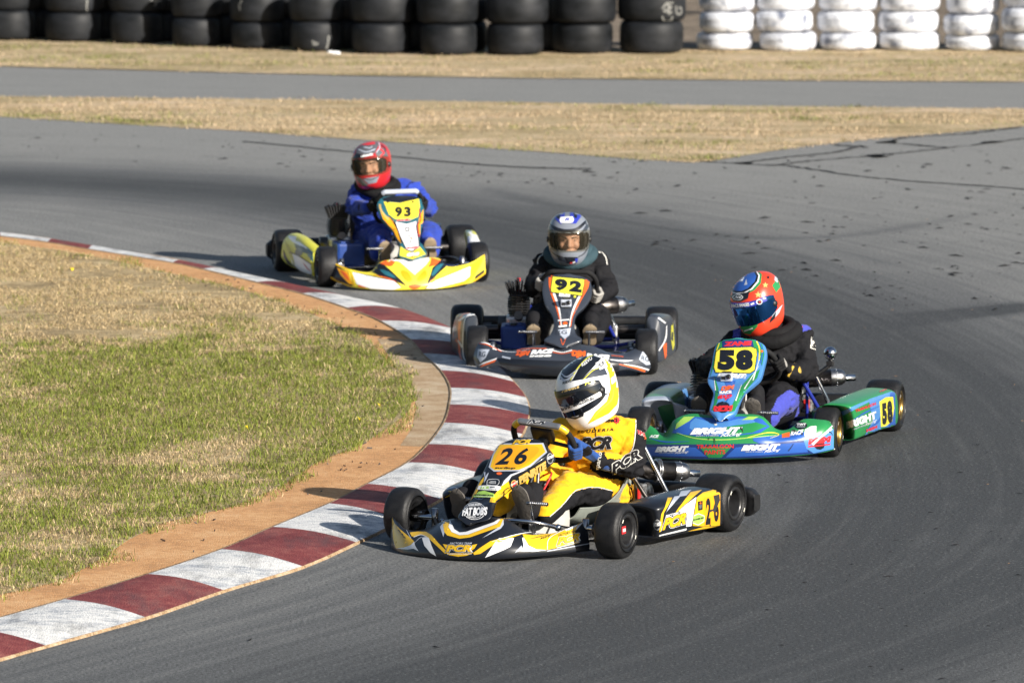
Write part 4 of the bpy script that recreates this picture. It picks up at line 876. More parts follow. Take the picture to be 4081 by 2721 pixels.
    def face(s, skin='skin'):
        """head inside the open helmet: part of the same body mesh"""
        T = s.HT; mb = MB(); R = s.hR; P = lambda x, y, z: Vector(T(np.array([[x, y, z]]))[0]); k = s.hs
        mb.ball(P(0, .02, .0), (.070*k, .088*k, .105*k), skin, R); mb.ball(P(0, .065, -.075), (.045*k, .045*k, .045*k), skin, R)
        mb.capsule(P(0, .105, .012), .010, P(0, .124, -.026), .0145, skin); mb.ball(P(.014, .110, -.03), .009, skin); mb.ball(P(-.014, .110, -.03), .009, skin)
        for x in (-1, 1): mb.ball(P(x*.040, .078, -.03), (.022, .022, .024), skin, R); mb.capsule(P(x*.012, .100, .020), .010, P(x*.052, .078, .022), .010, skin)
        V, NN, F = remesh(mb, 'head', .005, 3); s.mb.add(V, F, skin)
        for x in (-1, 1):
            s.mb.ball(P(x*.031, .086, .004), (.0115, .010, .006), 'eye_white', R, 8); s.mb.ball(P(x*.031, .0945, .003), (.006, .004, .006), 'eye_dark', R, 8)
            s.mb.capsule(P(x*.016, .1085, .021), .0045, P(x*.052, .084, .024), .0035, 'brow', 8); s.mb.capsule(P(x*.020, .0975, .0105), .0032, P(x*.043, .085, .0095), .003, skin, 8)
        s.mb.capsule(P(-.02, .108, -.066), .006, P(.02, .108, -.066), .006, 'lips', 8)
        s.mb.ball(P(0, .03, .062), (.07, .075, .05), 'brow', R, 8)
        # cheek pads and brow lining close the gap round the face
        az = np.linspace(-math.pi, math.pi, 48, endpoint=False); Q = np.stack([hpt(az, z, -.010) for z in np.linspace(-.12, .09, 16)], 0)
        keep = MB(); FF = []
        for i in range(15):
            for j in range(48):
                a = (az[j]+.065+math.pi) % (2*math.pi)-math.pi; z = -.12+.21*(i+.5)/15
                if (abs(a)/.98)**2+(abs(z-.002)/.070)**2 < 1: continue
                FF.append((i*48+j, i*48+(j+1) % 48, (i+1)*48+(j+1) % 48, (i+1)*48+j))
        s.hm.add(T(Q.reshape(-1, 3)*np.array([.97, .985, 1])), FF, 'liner')
    # ---- neck collar
    def collar(s, mat, r=.115, h=.032, off=(0, 0, 0), tilt=.25):
        m = MB(); c = s.J['neck']+Vector(off); A = np.linspace(0, 2*math.pi, 24, endpoint=False); R = Matrix.Rotation(-tilt, 3, 'X')
        m.tube([c+R@Vector((r*math.cos(a)*1.06, r*math.sin(a)*1.1, .010*math.cos(2*a))) for a in A], h, mat, n=14, ns=72, closed=True)
        m.tube([c+R@Vector((r*.9*math.cos(a), r*.92*math.sin(a), .030)) for a in A], h*.8, mat, n=12, ns=72, closed=True); m.build('neck_collar', s.o)
    # ---- a gloved hand closed round the steering wheel rim
    def glove(s, side, ang, mat, cuff=None, back=None, wrist=None):
        k = s.k; c = Vector(k.rim_at(ang)); c2 = Vector(k.rim_at(ang+.05)); t = (c2-c).normalized(); t = t if t.z > 0 else -t
        n = k.wn; ro = (c-k.wc); ro = (ro-n*ro.dot(n)); ro = (ro-t*ro.dot(t)).normalized()
        D = lambda ph: ro*math.cos(math.radians(ph))-n*math.sin(math.radians(ph)); wr = wrist or s.J[side+'wr']; mb = MB()
        lens = (.92, 1.0, .96, .82); kn = []
        for j in range(4):
            o = c+t*(.031-.0205*j); f = lens[j]; rr = (.0108, .0112, .0108, .0098)[j]; q = .0145+rr+.001
            A = [o+D(-62)*(q+.004), o+D(12)*(q+.006), o+D(12+68*f)*(q+.002), o+D(12+122*f)*q, o+D(12+165*f)*q]; kn.append(A[0])
            for i in range(4): mb.capsule(A[i], rr*(1.06-.06*i), A[i+1], rr*(1.0-.06*i), mat, 10)
        base = wr+(kn[1]-wr)*.42
        for j in range(4): mb.capsule(kn[j], .0130, base+(kn[j]-kn[1])*.62, .016, mat, 10); mb.capsule(base+(kn[j]-kn[1])*.62, .016, wr, .026, mat, 10)
        tb = base+t*.026+(kn[0]-base)*.25; q = .028
        T_ = [tb, c+t*.050+D(-120)*q, c+t*.052+D(-170)*q, c+t*.040+D(-215)*(q-.002)]
        for i in range(3): mb.capsule(T_[i], .0145-.0015*i, T_[i+1], .013-.0015*i, mat, 10)
        V, NN, F = remesh(mb, 'glove', .0032, 3); out = MB(); out.add(V, F, mat)
        if back:   # padding on the back of the hand
            bk = (base+kn[1])/2; ax = (kn[1]-base).normalized(); sd = t; up = ax.cross(sd).normalized(); up = up if up.dot(ro) > 0 else -up
            FN = np.array([NN[list(f)].mean(0) for f in F]); C = np.array([V[list(f)].mean(0) for f in F]); k0 = out.mi(back)
            for i in np.nonzero(((C-np.array(bk))**2).sum(1) < .034**2)[0]:
                if Vector(FN[i]).dot(up) > .25: out.m[i] = k0
        o = out.build('glove', s.o)
        el = s.J[side+'el']; d = (el-wr).normalized(); m = MB(); m.lathe([(.030, -.018), (.037, -.016), (.043, .02), (.047, .055), (.044, .056)], wr, d, cuff or mat, 22); m.build('cuff', o); return o
    def boot(s, heel, toe, sole='sole', mat='suit_black', w=1.0, mark=None):
        heel = s.P(heel); toe = s.P(toe); d = (toe-heel).normalized(); L = (toe-heel).length; fw = Vector((0, 1, 0)); fw = (fw-d*fw.dot(d)).normalized(); sd = d.cross(fw)
        mb = MB(); mb.capsule(heel-fw*.030, .040*w, heel+d*L*.5-fw*.035, .038*w, mat); mb.capsule(heel+d*L*.45-fw*.033, .040*w, toe-d*.035-fw*.028, .040*w, mat); mb.capsule(heel-fw*.035, .042, heel-fw*.11+d*.06, .048, mat)
        V, NN, F = remesh(mb, 'boot', .006, 4); o = MB(); o.add(V, F, mat); R = Matrix((sd, fw, d)).transposed()
        # tread
        k = 26; P = []
        for t in np.linspace(-1, 1, k):
            hw = .040*w*(1-.16*math.exp(-((t+.15)/.3)**2))*(max(1-abs(t)**5, 0))**.5; cc = heel+d*(L*.5+t*(L*.5+.022)); P.append([cc+sd*hw*u+fw*(.010+.004*(1-u*u)) for u in (-1, -.6, 0, .6, 1)])
        P = np.array([[list(q) for q in r] for r in P]); o.shell(P, .012, sole)
        if mark:
            dc = Decals(s.fr, o, 6); mark(dc)
        o.build('boot', s.o)
F26 = View(1500, 1650, 2.4122); M26 = View(1500, 1350, 1.6508); R26 = View(2300, 1750, 2.851)
V58 = View(2450, 1000, 1.7425); V92 = View(1700, 800, 2.0909); V93 = View(1000, 520, 2.24)
def wheels(k, fr, fl, rr, rl, rim, sticker=None, yaw=(0, 0)):
    """tyre centres by pixel of the 2352-wide picture"""
    for q, R, w, sd, yw in ((fr, .131, .128, 1, yaw[0]), (fl, .131, .128, -1, yaw[1]), (rr, .139, .19, 1, 0), (rl, .139, .19, -1, 0)):
        c = q if isinstance(q, Vector) else Vector(k.fr.P(DV(q), z=R)); c.z = R
        wheel(k.root, c, R, w, rim, sd, sticker if w < .15 else None, yw)
        if w < .15:
            m = MB(); m.tube([(sd*.40, 1.055, .131), (c.x-sd*.02, c.y, .131)], .013, 'chrome'); m.box((c.x-sd*.085, c.y, .131), (.03, .05, .05), 'steel', bev=.008); m.build('stub_axle', k.root)
def camera_box(k, dec, q, vw, label):
    d = Vector(k.fr.ray(vw(q))).normalized(); loc, nor, i, _ = dec.bvh.ray_cast(Vector(k.fr.C), d)
    W = Matrix.Translation(k.root.location)@Matrix.Rotation(k.root.rotation_euler.z, 4, 'Z'); loc = loc-d*.02
    t = empty('action_camera', W@loc, k.root.rotation_euler.z); tag(t, label, 'camera')
    m = MB(); m.box((0, 0, .012), (.062, .036, .044), 'p_silver', bev=.006); m.box((0, .0, .036), (.05, .03, .008), 'plastic_black', bev=.002); o = m.build('camera_case', t)
    m = MB(); m.lathe([(.001, .012), (.011, .012), (.013, .008), (.013, 0)], (-.014, .017, .016), (0, 1, 0), 'visor_dark', 18); m.box((.015, .018, .008), (.02, .004, .018), 'plastic_black', bev=.001); m.build('lens', t)
    m = MB(); m.box((0, -.005, -.022), (.022, .03, .03), 'plastic_black', bev=.004); m.tube([(0, -.01, -.03), (0, -.03, -.05)], .010, 'plastic_black'); m.build('mount', t)
# ================================================================ leading kart 26
K = k26 = Kart('26', .4733, 33.0892, -.4764, F26, 'black and yellow racing kart numbered 26 leading beside the kerb')
wheels(K, (932, 1181), (1415, 1217.5), Vector((.60, 0, .139)), (1651, 1153), 'plastic_black', 'p_red')
K.chassis('dark_steel', None, 'seat_grey'); K.rear_bumper()
K.engine((.31, .27, .19)); K.silencer(K.p((790, 350, -.03), R26), K.p((1095, 362, -.13), R26), .047)
K.steering(K.p((1105, 668, .70), M26), .152, .135, .12, .72, 'rubber_matt', 'bar_silver', 'p_yellow', deco=lambda d: d.text(M26, 'PCR', (992, 556), (1106, 560), (1004, 532), 'p_black', 2, .05, .25, 1, [(.06, 'p_white')]))
f26 = K.fairing([[(142, 1290, 1.20), (136, 1230, 1.19), (138, 1150, 1.18), (145, 1060, 1.17), (150, 988, 1.16)], [(165, 1335, 1.30), (160, 1280, 1.30), (165, 1200, 1.28), (180, 1100, 1.25), (205, 1040, 1.22)],
  [(260, 1350, 1.40), (262, 1300, 1.40), (265, 1240, 1.38), (270, 1160, 1.34), (285, 1106, 1.28)], [(430, 1368, 1.46), (430, 1310, 1.46), (432, 1230, 1.43), (438, 1160, 1.37), (445, 1110, 1.30)],
  [(620, 1385, 1.49), (620, 1310, 1.49), (622, 1210, 1.46), (630, 1110, 1.40), (640, 1030, 1.30)], [(785, 1390, 1.50), (785, 1320, 1.50), (790, 1205, 1.47), (795, 1110, 1.40), (790, 1000, 1.28)],
  [(980, 1390, 1.49), (980, 1310, 1.49), (985, 1195, 1.46), (990, 1100, 1.40), (960, 1000, 1.28)], [(1200, 1382, 1.45), (1200, 1300, 1.45), (1205, 1190, 1.42), (1215, 1090, 1.37), (1225, 1003, 1.29)],
  [(1420, 1365, 1.38), (1420, 1300, 1.38), (1425, 1220, 1.35), (1430, 1160, 1.31), (1440, 1118, 1.26)], [(1640, 1345, 1.28), (1640, 1300, 1.28), (1645, 1230, 1.25), (1650, 1180, 1.22), (1660, 1146, 1.18)],
  [(1850, 1325, 1.18), (1850, 1280, 1.18), (1855, 1200, 1.16), (1860, 1130, 1.14), (1870, 1085, 1.12)], [(2050, 1303, 1.08), (2050, 1255, 1.08), (2035, 1160, 1.07), (2022, 1080, 1.06), (2010, 1018, 1.05)]], 'p_black')
p26 = K.panel([((840, 1040), (885, 1062), (930, 1055)), ((790, 985), (935, 1020), (1090, 1000)), ((850, 895), (985, 905), (1105, 860)), ((900, 830), (1025, 820), (1140, 800)), ((985, 655), (1100, 660), (1225, 632)), ((1050, 520), (1215, 540), (1405, 535)), ((1110, 400), (1310, 410), (1590, 415)), ((1180, 300), (1390, 300), (1640, 330)), ((1270, 252), (1420, 240), (1580, 262)), ((1350, 232), (1425, 226), (1500, 232))],
  'p_black', 'plastic_black', RF=[(935, 1060), (1095, 1005), (1150, 860), (1180, 830), (1300, 722), (1500, 605), (1700, 470), (1705, 390), (1605, 278), (1507, 238)])
d26 = K.pod([((755, 1035), (750, 850), -.50), ((865, 1108), (865, 795), -.585), ((1010, 1112), (1020, 730), -.62), ((1170, 1072), (1180, 685), -.64), ((1330, 1042), (1340, 645), -.655), ((1480, 1012), (1480, 612), -.665), ((1600, 985), (1595, 588), -.67), ((1625, 965), (1622, 615), -.66)], 'p_black', vw=R26)
g26 = K.pod_mirror('p_black', (), .06)
m = MB(); m.box((-.30, .52, .12), (.07, .12, .11), 'plastic_black', bev=.01); m.box((-.337, .53, .15), (.004, .07, .02), 'p_white', bev=.001); m.build('battery', K.root)
m = MB(); m.tube([K.p((1225, 1015, 1.22)), K.p((1500, 1035, 1.18)), K.p((1740, 1090, 1.08))], .010, 'chrome'); m.ball(K.p((1745, 1090, 1.08)), .018, 'chrome', n=8); m.build('bumper_bar', K.root)
D = v26 = Driver(K, M26, 'person in a yellow and black race suit with a white and yellow helmet')
D.body(dict(pelvis=Vector((0, .13, .19)), neck=(1465, 560, .25), Rsh=Vector((.12, .25, .465)), Lsh=(1672, 620, .17), Rel=(1120, 800, .40), Lel=(1690, 835, .27), Rwr=(1010, 815, .62), Lwr=(1470, 800, .50), Rhip=Vector((.09, .16, .18)), Lhip=Vector((-.09, .16, .18)), Rkn=(1000, 905, .66), Lkn=(1270, 985, .64), Ran=(800, 1090, 1.0), Lan=(1110, 1150, .95)), 'suit_yellow', loose=1.0, bulk=.93, head=(1395, 360, .32), seed=1)
# ================================================================ kart 58
K = k58 = Kart('58', 1.4065, 36.7165, -.231, V58, 'blue and green racing kart numbered 58 with gold rims')
wheels(K, (1473, 990), (1902, 991), (1525, 935), (2032, 930), 'gold_rim')
K.chassis('tube_blue', None, 'plastic_black'); K.rear_bumper(w=.58); K.engine(K.p((625, 1000, .27)), hs=1.05); K.silencer(K.p((1330, 890, -.06)), K.p((1500, 880, -.10)), .046, False)
K.steering(K.p((925, 800, .72)), .165, .140, -.25, .72, 'rubber_matt', 'bar_silver')
f58 = K.fairing([[(90, 1395, 1.20), (85, 1330, 1.20), (85, 1240, 1.18), (95, 1180, 1.15)], [(150, 1410, 1.28), (150, 1335, 1.28), (155, 1250, 1.25), (170, 1170, 1.2)], [(240, 1422, 1.34), (240, 1337, 1.34), (250, 1270, 1.30), (262, 1222, 1.25)], [(340, 1432, 1.38), (340, 1338, 1.39), (345, 1290, 1.34), (345, 1262, 1.29)],
  [(450, 1436, 1.41), (450, 1338, 1.42), (440, 1240, 1.38), (420, 1170, 1.32)], [(570, 1440, 1.43), (570, 1338, 1.44), (560, 1230, 1.40), (540, 1133, 1.30)], [(720, 1440, 1.44), (715, 1340, 1.45), (710, 1240, 1.41), (705, 1148, 1.30)], [(870, 1436, 1.43), (870, 1338, 1.44), (875, 1230, 1.39), (880, 1135, 1.30)], [(1000, 1430, 1.41), (1000, 1332, 1.42), (1010, 1235, 1.37), (1020, 1150, 1.30)],
  [(1110, 1424, 1.37), (1110, 1328, 1.38), (1115, 1280, 1.34), (1115, 1232, 1.28)], [(1220, 1416, 1.33), (1220, 1320, 1.34), (1220, 1280, 1.30), (1205, 1238, 1.24)], [(1340, 1406, 1.27), (1340, 1310, 1.28), (1335, 1235, 1.25), (1310, 1170, 1.18)], [(1450, 1390, 1.21), (1455, 1295, 1.22), (1455, 1220, 1.2), (1440, 1172, 1.15)], [(1522, 1372, 1.15), (1522, 1290, 1.15), (1516, 1225, 1.13), (1490, 1180, 1.1)]], 'p_green', 'p_cream')
p58 = K.panel([((700, 1160), (735, 1180), (775, 1160)), ((665, 1110), (745, 1120), (825, 1120)), ((675, 1050), (760, 1060), (850, 1055)), ((690, 985), (775, 990), (885, 985)), ((655, 915), (800, 930), (955, 925)), ((660, 860), (815, 865), (1000, 880)), ((680, 790), (830, 790), (1025, 800)), ((695, 705), (840, 710), (1042, 715)), ((715, 645), (850, 640), (1030, 655)), ((760, 617), (855, 603), (970, 617))], 'p_sky', 'p_cream', flange=(.004, -.05, -.02))
d58 = K.pod([((1592, 1285), (1566, 1115), -.53), ((1650, 1310), (1640, 1083), -.60), ((1740, 1277), (1740, 1038), -.63), ((1840, 1242), (1840, 998), -.65), ((1920, 1220), (1925, 972), -.665), ((1945, 1205), (1944, 985), -.66)], 'p_green', inner=.15)
g58 = K.pod_mirror('p_green', [(.0, .3, 'p_silver'), (.55, .8, 'p_sky')], .09)
m = MB(); b = K.p((1497, 710, -.02)); m.ball(b, .036, 'chrome'); m.lathe([(.037, -.004), (.039, 0), (.037, .004)], b, (0, 0, 1), 'plastic_black', 24); o = m.build('ball_camera', K.root)
m = MB(); m.tube([b-Vector((0, 0, .03)), b-Vector((0, 0, .06)), K.p((1400, 860, .0)), K.p((1330, 900, .02))], .012, 'plastic_black'); m.box(b-Vector((0, 0, .055)), (.04, .03, .03), 'plastic_black', bev=.006); m.build('camera_arm', o)
D = v58 = Driver(K, V58, 'person in a black suit with blue patches and a red, blue and green helmet')
D.body(dict(pelvis=Vector((0, .13, .19)), neck=(1090, 590, .22), Rsh=(850, 640, .22), Lsh=(1290, 600, .15), Rel=(640, 800, .35), Lel=(1330, 830, .25), Rwr=(690, 800, .60), Lwr=(1215, 840, .52), Rhip=Vector((.09, .16, .18)), Lhip=Vector((-.09, .16, .18)), Rkn=(680, 1010, .66), Lkn=(1150, 1010, .64), Ran=(600, 1110, 1.0), Lan=(1060, 1160, .95)), 'suit_black', loose=1.0, bulk=.93, head=(1010, 380, .28), seed=2)
# ================================================================ kart 92
K = k92 = Kart('92', .3124, 40.6268, -.0233, V92, 'dark grey and red racing kart numbered 92 running over the kerb')
wheels(K, (1096, 799), (1485, 807), (1073, 752), (1520, 757), 'plastic_black')
K.chassis('tube_blue', None, 'plastic_black'); K.rear_bumper(w=.58); K.engine(K.p((770, 955, .27)), hs=1.15); K.silencer(K.p((1440, 885, .0)), K.p((1570, 870, -.06)), .05, False, (.6, 0, 0))
K.steering(K.p((1190, 722, .70)), .160, .155, .02, .72, 'rubber_matt')
f92 = K.fairing([[(400, 1345, 1.22), (392, 1300, 1.22), (405, 1240, 1.2), (435, 1180, 1.17)], [(440, 1388, 1.28), (450, 1320, 1.29), (470, 1250, 1.27), (500, 1183, 1.22)], [(600, 1370, 1.36), (600, 1330, 1.36), (610, 1285, 1.33), (625, 1245, 1.27)], [(720, 1415, 1.41), (720, 1350, 1.42), (725, 1290, 1.38), (735, 1245, 1.3)], [(900, 1440, 1.45), (900, 1360, 1.46), (900, 1270, 1.42), (890, 1210, 1.32)],
  [(1130, 1455, 1.47), (1130, 1370, 1.48), (1130, 1280, 1.43), (1130, 1190, 1.32)], [(1360, 1445, 1.45), (1360, 1365, 1.46), (1360, 1275, 1.42), (1370, 1210, 1.32)], [(1540, 1425, 1.41), (1540, 1360, 1.42), (1540, 1300, 1.38), (1530, 1268, 1.3)], [(1670, 1402, 1.36), (1670, 1350, 1.36), (1665, 1300, 1.33), (1655, 1268, 1.27)], [(1820, 1425, 1.28), (1815, 1350, 1.29), (1800, 1270, 1.27), (1775, 1215, 1.22)], [(1880, 1375, 1.22), (1882, 1330, 1.22), (1870, 1260, 1.2), (1840, 1213, 1.17)]], 'p_slate')
p92 = K.panel([((1085, 1215), (1130, 1225), (1190, 1215)), ((990, 1165), (1130, 1180), (1285, 1160)), ((1040, 1110), (1135, 1110), (1235, 1105)), ((1070, 1020), (1140, 1020), (1225, 1020)), ((1050, 950), (1145, 950), (1240, 950)), ((1000, 870), (1155, 870), (1310, 880)), ((978, 780), (1165, 790), (1360, 800)), ((980, 700), (1175, 700), (1365, 720)), ((1005, 640), (1185, 635), (1345, 660)), ((1070, 615), (1190, 610), (1290, 630))], 'p_slate', 'plastic_black', flange=(.004, -.05, -.02))
d92 = K.pod([((1925, 1320), (1925, 990), .86), ((1945, 1342), (1945, 968), .82), ((1980, 1325), (1990, 962), .68), ((2015, 1300), (2025, 962), .50), ((2045, 1285), (2040, 967), .32), ((2060, 1265), (2046, 985), .26)], 'p_slate', inner=.06)
g92 = K.pod_mirror('p_slate', [(.1, .16, 'p_white'), (.3, .4, 'p_tang')])
m = MB(); c = K.p((728, 1125, .62)); m.box(c, (.150, .22, .135), 'blue_box', bev=.015); m.box(c+Vector((0, .04, .071)), (.10, .10, .012), 'blue_box', bev=.004); m.lathe([(.001, .012), (.026, .012), (.028, .0)], c+Vector((.0, .07, .07)), (0, 0, 1), 'plastic_black', 18); m.build('air_box', K.root)
D = v92 = Driver(K, V92, 'person in a black race suit with a silver and blue helmet')
D.body(dict(pelvis=Vector((0, .13, .19)), neck=(1200, 480, .24), Rsh=(985, 520, .20), Lsh=(1420, 520, .20), Rel=(900, 720, .30), Lel=(1510, 740, .30), Rwr=(930, 690, .55), Lwr=(1435, 800, .55), Rhip=Vector((.09, .16, .18)), Lhip=Vector((-.09, .16, .18)), Rkn=(960, 970, .64), Lkn=(1420, 980, .64), Ran=(930, 1100, 1.0), Lan=(1400, 1120, 1.0)), 'suit_black', loose=1.0, bulk=.93, head=(1185, 330, .30), seed=3)
# ================================================================ kart 93
K = k93 = Kart('93', -.9208, 45.6859, .1933, V93, 'yellow and white racing kart numbered 93 furthest back on the bend')
wheels(K, (749, 612), (1096, 601), (661, 574.5), (1057, 563), 'plastic_black')
K.chassis('dark_steel', None, 'tan_sole'); K.rear_bumper(); K.engine(K.p((775, 945, .27)), hs=1.22); K.silencer(K.p((1440, 850, .0)), K.p((1540, 850, -.04)), .045, False, (.6, 0, 0))
K.steering(K.p((1315, 680, .70)), .155, .165, -.03, .72, 'rubber_matt', 'p_silver')
f93 = K.fairing([[(690, 1300, 1.2), (692, 1260, 1.19), (695, 1200, 1.18), (697, 1148, 1.17)], [(780, 1345, 1.3), (780, 1300, 1.3), (782, 1250, 1.28), (785, 1200, 1.25)], [(890, 1390, 1.38), (885, 1330, 1.38), (880, 1275, 1.36), (880, 1238, 1.32)], [(1050, 1414, 1.46), (1050, 1370, 1.46), (1055, 1310, 1.43), (1060, 1262, 1.36)], [(1250, 1424, 1.52), (1250, 1370, 1.52), (1240, 1270, 1.47), (1180, 1170, 1.36)],
  [(1460, 1418, 1.54), (1460, 1370, 1.54), (1455, 1270, 1.49), (1435, 1150, 1.36)], [(1650, 1410, 1.52), (1645, 1355, 1.52), (1640, 1260, 1.47), (1665, 1145, 1.36)], [(1800, 1392, 1.46), (1795, 1340, 1.46), (1780, 1275, 1.43), (1760, 1215, 1.36)], [(1900, 1370, 1.40), (1900, 1310, 1.40), (1900, 1260, 1.38), (1900, 1200, 1.33)], [(1990, 1347, 1.32), (1985, 1290, 1.32), (1980, 1235, 1.3), (1985, 1170, 1.26)], [(2095, 1275, 1.2), (2092, 1225, 1.19), (2090, 1160, 1.18), (2085, 1107, 1.17)]], 'p_lemon')
p93 = K.panel([((1390, 1150), (1430, 1160), (1480, 1150)), ((1325, 1115), (1435, 1130), (1560, 1105)), ((1340, 1030), (1435, 1050), (1530, 1025)), ((1320, 980), (1430, 980), (1500, 985)), ((1270, 880), (1410, 890), (1515, 890)), ((1185, 790), (1390, 800), (1530, 800)), ((1150, 700), (1370, 710), (1540, 720)), ((1140, 650), (1350, 650), (1520, 650)), ((1180, 600), (1340, 610), (1505, 610)), ((1230, 585), (1340, 580), (1470, 590))], 'p_teal', 'plastic_black', flange=(.004, -.05, -.02))
d93 = K.pod([((556, 1296), (556, 1100), .86), ((530, 1292), (535, 1065), .80), ((450, 1258), (470, 1010), .66), ((390, 1228), (410, 965), .50), ((320, 1190), (340, 938), .32), ((288, 1150), (312, 955), .25)], 'p_acid', inner=.07, sd=-1)
g93 = K.pod_mirror('p_acid', [(.25, .5, 'p_white')])
m = MB(); c = K.p((868, 1100, .66)); m.box(c, (.185, .22, .155), 'blue_box', bev=.018); m.box(c+Vector((0, .04, .082)), (.13, .11, .012), 'blue_box', bev=.004); m.lathe([(.001, .012), (.028, .012), (.030, .0)], c+Vector((-.01, .07, .08)), (0, 0, 1), 'plastic_black', 18); m.build('air_box', K.root)
D = v93 = Driver(K, V93, 'person in a blue race suit with a red helmet')
D.body(dict(pelvis=Vector((0, .13, .19)), neck=(1130, 500, .25), Rsh=(970, 560, .20), Lsh=(1440, 530, .18), Rel=(920, 690, .34), Lel=(1580, 690, .26), Rwr=(1040, 690, .58), Lwr=(1510, 660, .55), Rhip=Vector((.09, .16, .18)), Lhip=Vector((-.09, .16, .18)), Rkn=(1160, 930, .64), Lkn=(1590, 920, .64), Ran=(1130, 1090, 1.0), Lan=(1610, 1070, 1.0)), 'suit_blue', loose=1.0, bulk=.93, head=(1080, 300, .30), seed=4)
# ================================================================ helmets, hands, feet and graphics
h26, s26 = v26.helmet((1390, 335, .30), -14, 24, 15, 'p_white', 'visor_mirror', 'liner', 1.03)
h58, s58 = v58.helmet((992, 350, .28), -18, 26, 9, 'p_helmetred', 'visor_blue', 'liner', 1.0)
h92, s92 = v92.helmet((1185, 305, .30), 3, 8, 0, 'p_pewter', 'visor_clear', 'liner', .97, True)
h93, s93 = v93.helmet((1080, 300, .30), -24, 6, 5, 'p_crimson', 'visor_clear', 'liner', .99, True)
LOGO = [(.045, 'p_black'), (.075, 'p_white')]
def fatbob(d, v, c, r, L=2):
    rx, ry = r; d.disc(v, c, (rx, ry), 'p_white', L, 28); d.disc(v, c, (rx*.94, ry*.94), 'p_black', L+.7, 28); d.disc(v, c, (rx*.84, ry*.84), 'p_white', L+1.4, 28); d.disc(v, c, (rx*.80, ry*.80), 'p_black', L+2.1, 28)
def star(c, r, n=5, k=.42, a0=-1.57): return [(c[0]+r*(1 if i % 2 == 0 else k)*math.cos(a0+i*math.pi/n), c[1]+r*(1 if i % 2 == 0 else k)*math.sin(a0+i*math.pi/n)) for i in range(2*n)]
# ---------------- 26: fairing
d = f26; v = F26
d.poly(v, [(152, 992), (175, 1045), (235, 1112), (300, 1165), (332, 1190), (364, 1222), (330, 1258), (270, 1280), (188, 1289), (160, 1180)], 'p_yellow', 1)
d.poly(v, [(188, 1289), (270, 1280), (332, 1258), (366, 1224), (374, 1262), (408, 1315), (360, 1292), (300, 1299)], 'p_white', 1.5)
d.line(v, [(285, 1105), (325, 1180), (335, 1190)], (3, 9), 'p_silver', 1.5)
d.text(v, 'surfsup', (203, 1118), (272, 1200), (222, 1105), 'p_black', 2, .03, .2)
d.poly(v, [(322, 1137), (400, 1128), (478, 1130), (530, 1160), (600, 1240), (692, 1330), (660, 1338), (560, 1245), (490, 1180), (430, 1158), (360, 1180), (338, 1170)], 'p_yellow', 1)
d.line(v, [(360, 1182), (430, 1160), (490, 1182)], 6, 'p_white', 1.5)
d.poly(v, [(440, 1190), (470, 1180), (505, 1186), (535, 1270), (577, 1364), (520, 1330), (462, 1262)], 'p_white', 1)
d.line(v, [(365, 1240), (420, 1190), (480, 1175)], (3, 7, 2), 'p_silver', 1.2)
d.poly(v, [(932, 1332), (1010, 1275), (1095, 1220), (1290, 1168), (1405, 1150), (1290, 1190), (1130, 1252), (1000, 1340), (940, 1350)], 'p_yellow', 1)
d.line(v, [(1110, 1225), (1290, 1170), (1440, 1140), (1560, 1135)], (2, 6, 6, 2), 'p_white', 1.4)
d.poly(v, [(652, 1318), (700, 1335), (880, 1335), (935, 1328), (870, 1357), (790, 1367), (700, 1352)], 'p_yellow', 1)
for s_ in (-1, 1): d.poly(v, [(805+s_*165, 1247), (805+s_*118, 1256), (805+s_*100, 1318), (805+s_*140, 1288)], 'p_yellow', 1.2)
d.text(v, 'PCR', (672, 1322), (915, 1322), (672, 1258), 'p_yellow', 2, .05, .25, 1.0, LOGO)
d.text(v, 'FACTORY TEAM', (708, 1249), (920, 1248), (708, 1233), 'p_silver', 2, .02, .25)
d.text(v, 'COMPETITION RACING', (682, 1347), (918, 1345), (682, 1337), 'p_white', 2.5, .01, .2)
d.poly(v, [(1180, 1192), (1245, 1186), (1322, 1190), (1290, 1272), (1230, 1302), (1045, 1377), (1090, 1312), (1145, 1225)], 'p_white', 1)
d.poly(v, [(1402, 1150), (1500, 1162), (1570, 1158), (1742, 1140), (1655, 1203), (1640, 1302), (1540, 1297), (1470, 1260), (1425, 1200)], 'p_yellow', 1)
d.poly(v, [(1400, 1188), (1416, 1186), (1462, 1262), (1540, 1300), (1640, 1304), (1500, 1320), (1398, 1304), (1414, 1260)], 'p_white', 1.4)
d.poly(v, [(1330, 1330), (1395, 1260), (1400, 1300)], 'p_silver', 1.2)
d.text(v, 'surf', (1570, 1205), (1672, 1178), (1578, 1180), 'p_black', 2, .03, .2); d.line(v, [(1480, 1198), (1560, 1180), (1660, 1160)], (2, 7, 2), 'p_black', 1.7)
d.poly(v, [(1642, 1302), (1655, 1205), (1745, 1142), (1960, 1050), (1990, 1036), (1905, 1130), (1940, 1180), (1945, 1235), (1800, 1270)], 'p_yellow', 1.4)
d.poly(v, [(1930, 1072), (1994, 1030), (1940, 1090), (1915, 1118)], 'p_silver', 1.8)
d.line(v, [(1642, 1300), (1655, 1206), (1745, 1142), (1990, 1032)], 5, 'p_white', 2)
d.text(v, 'PCR', (1735, 1262), (1950, 1212), (1740, 1190), 'p_yellow', 2.4, .05, .25, 1.0, LOGO)
d.text(v, 'FACTORY TEAM', (1750, 1178), (1935, 1125), (1748, 1158), 'p_black', 2.4, .02, .25)
d.line(v, [(1640, 1315), (1850, 1278), (2046, 1242)], 7, 'p_silver', 1.6)
d.line(v, [(1732, 1285), (1955, 1225)], 5, 'p_white', 2)
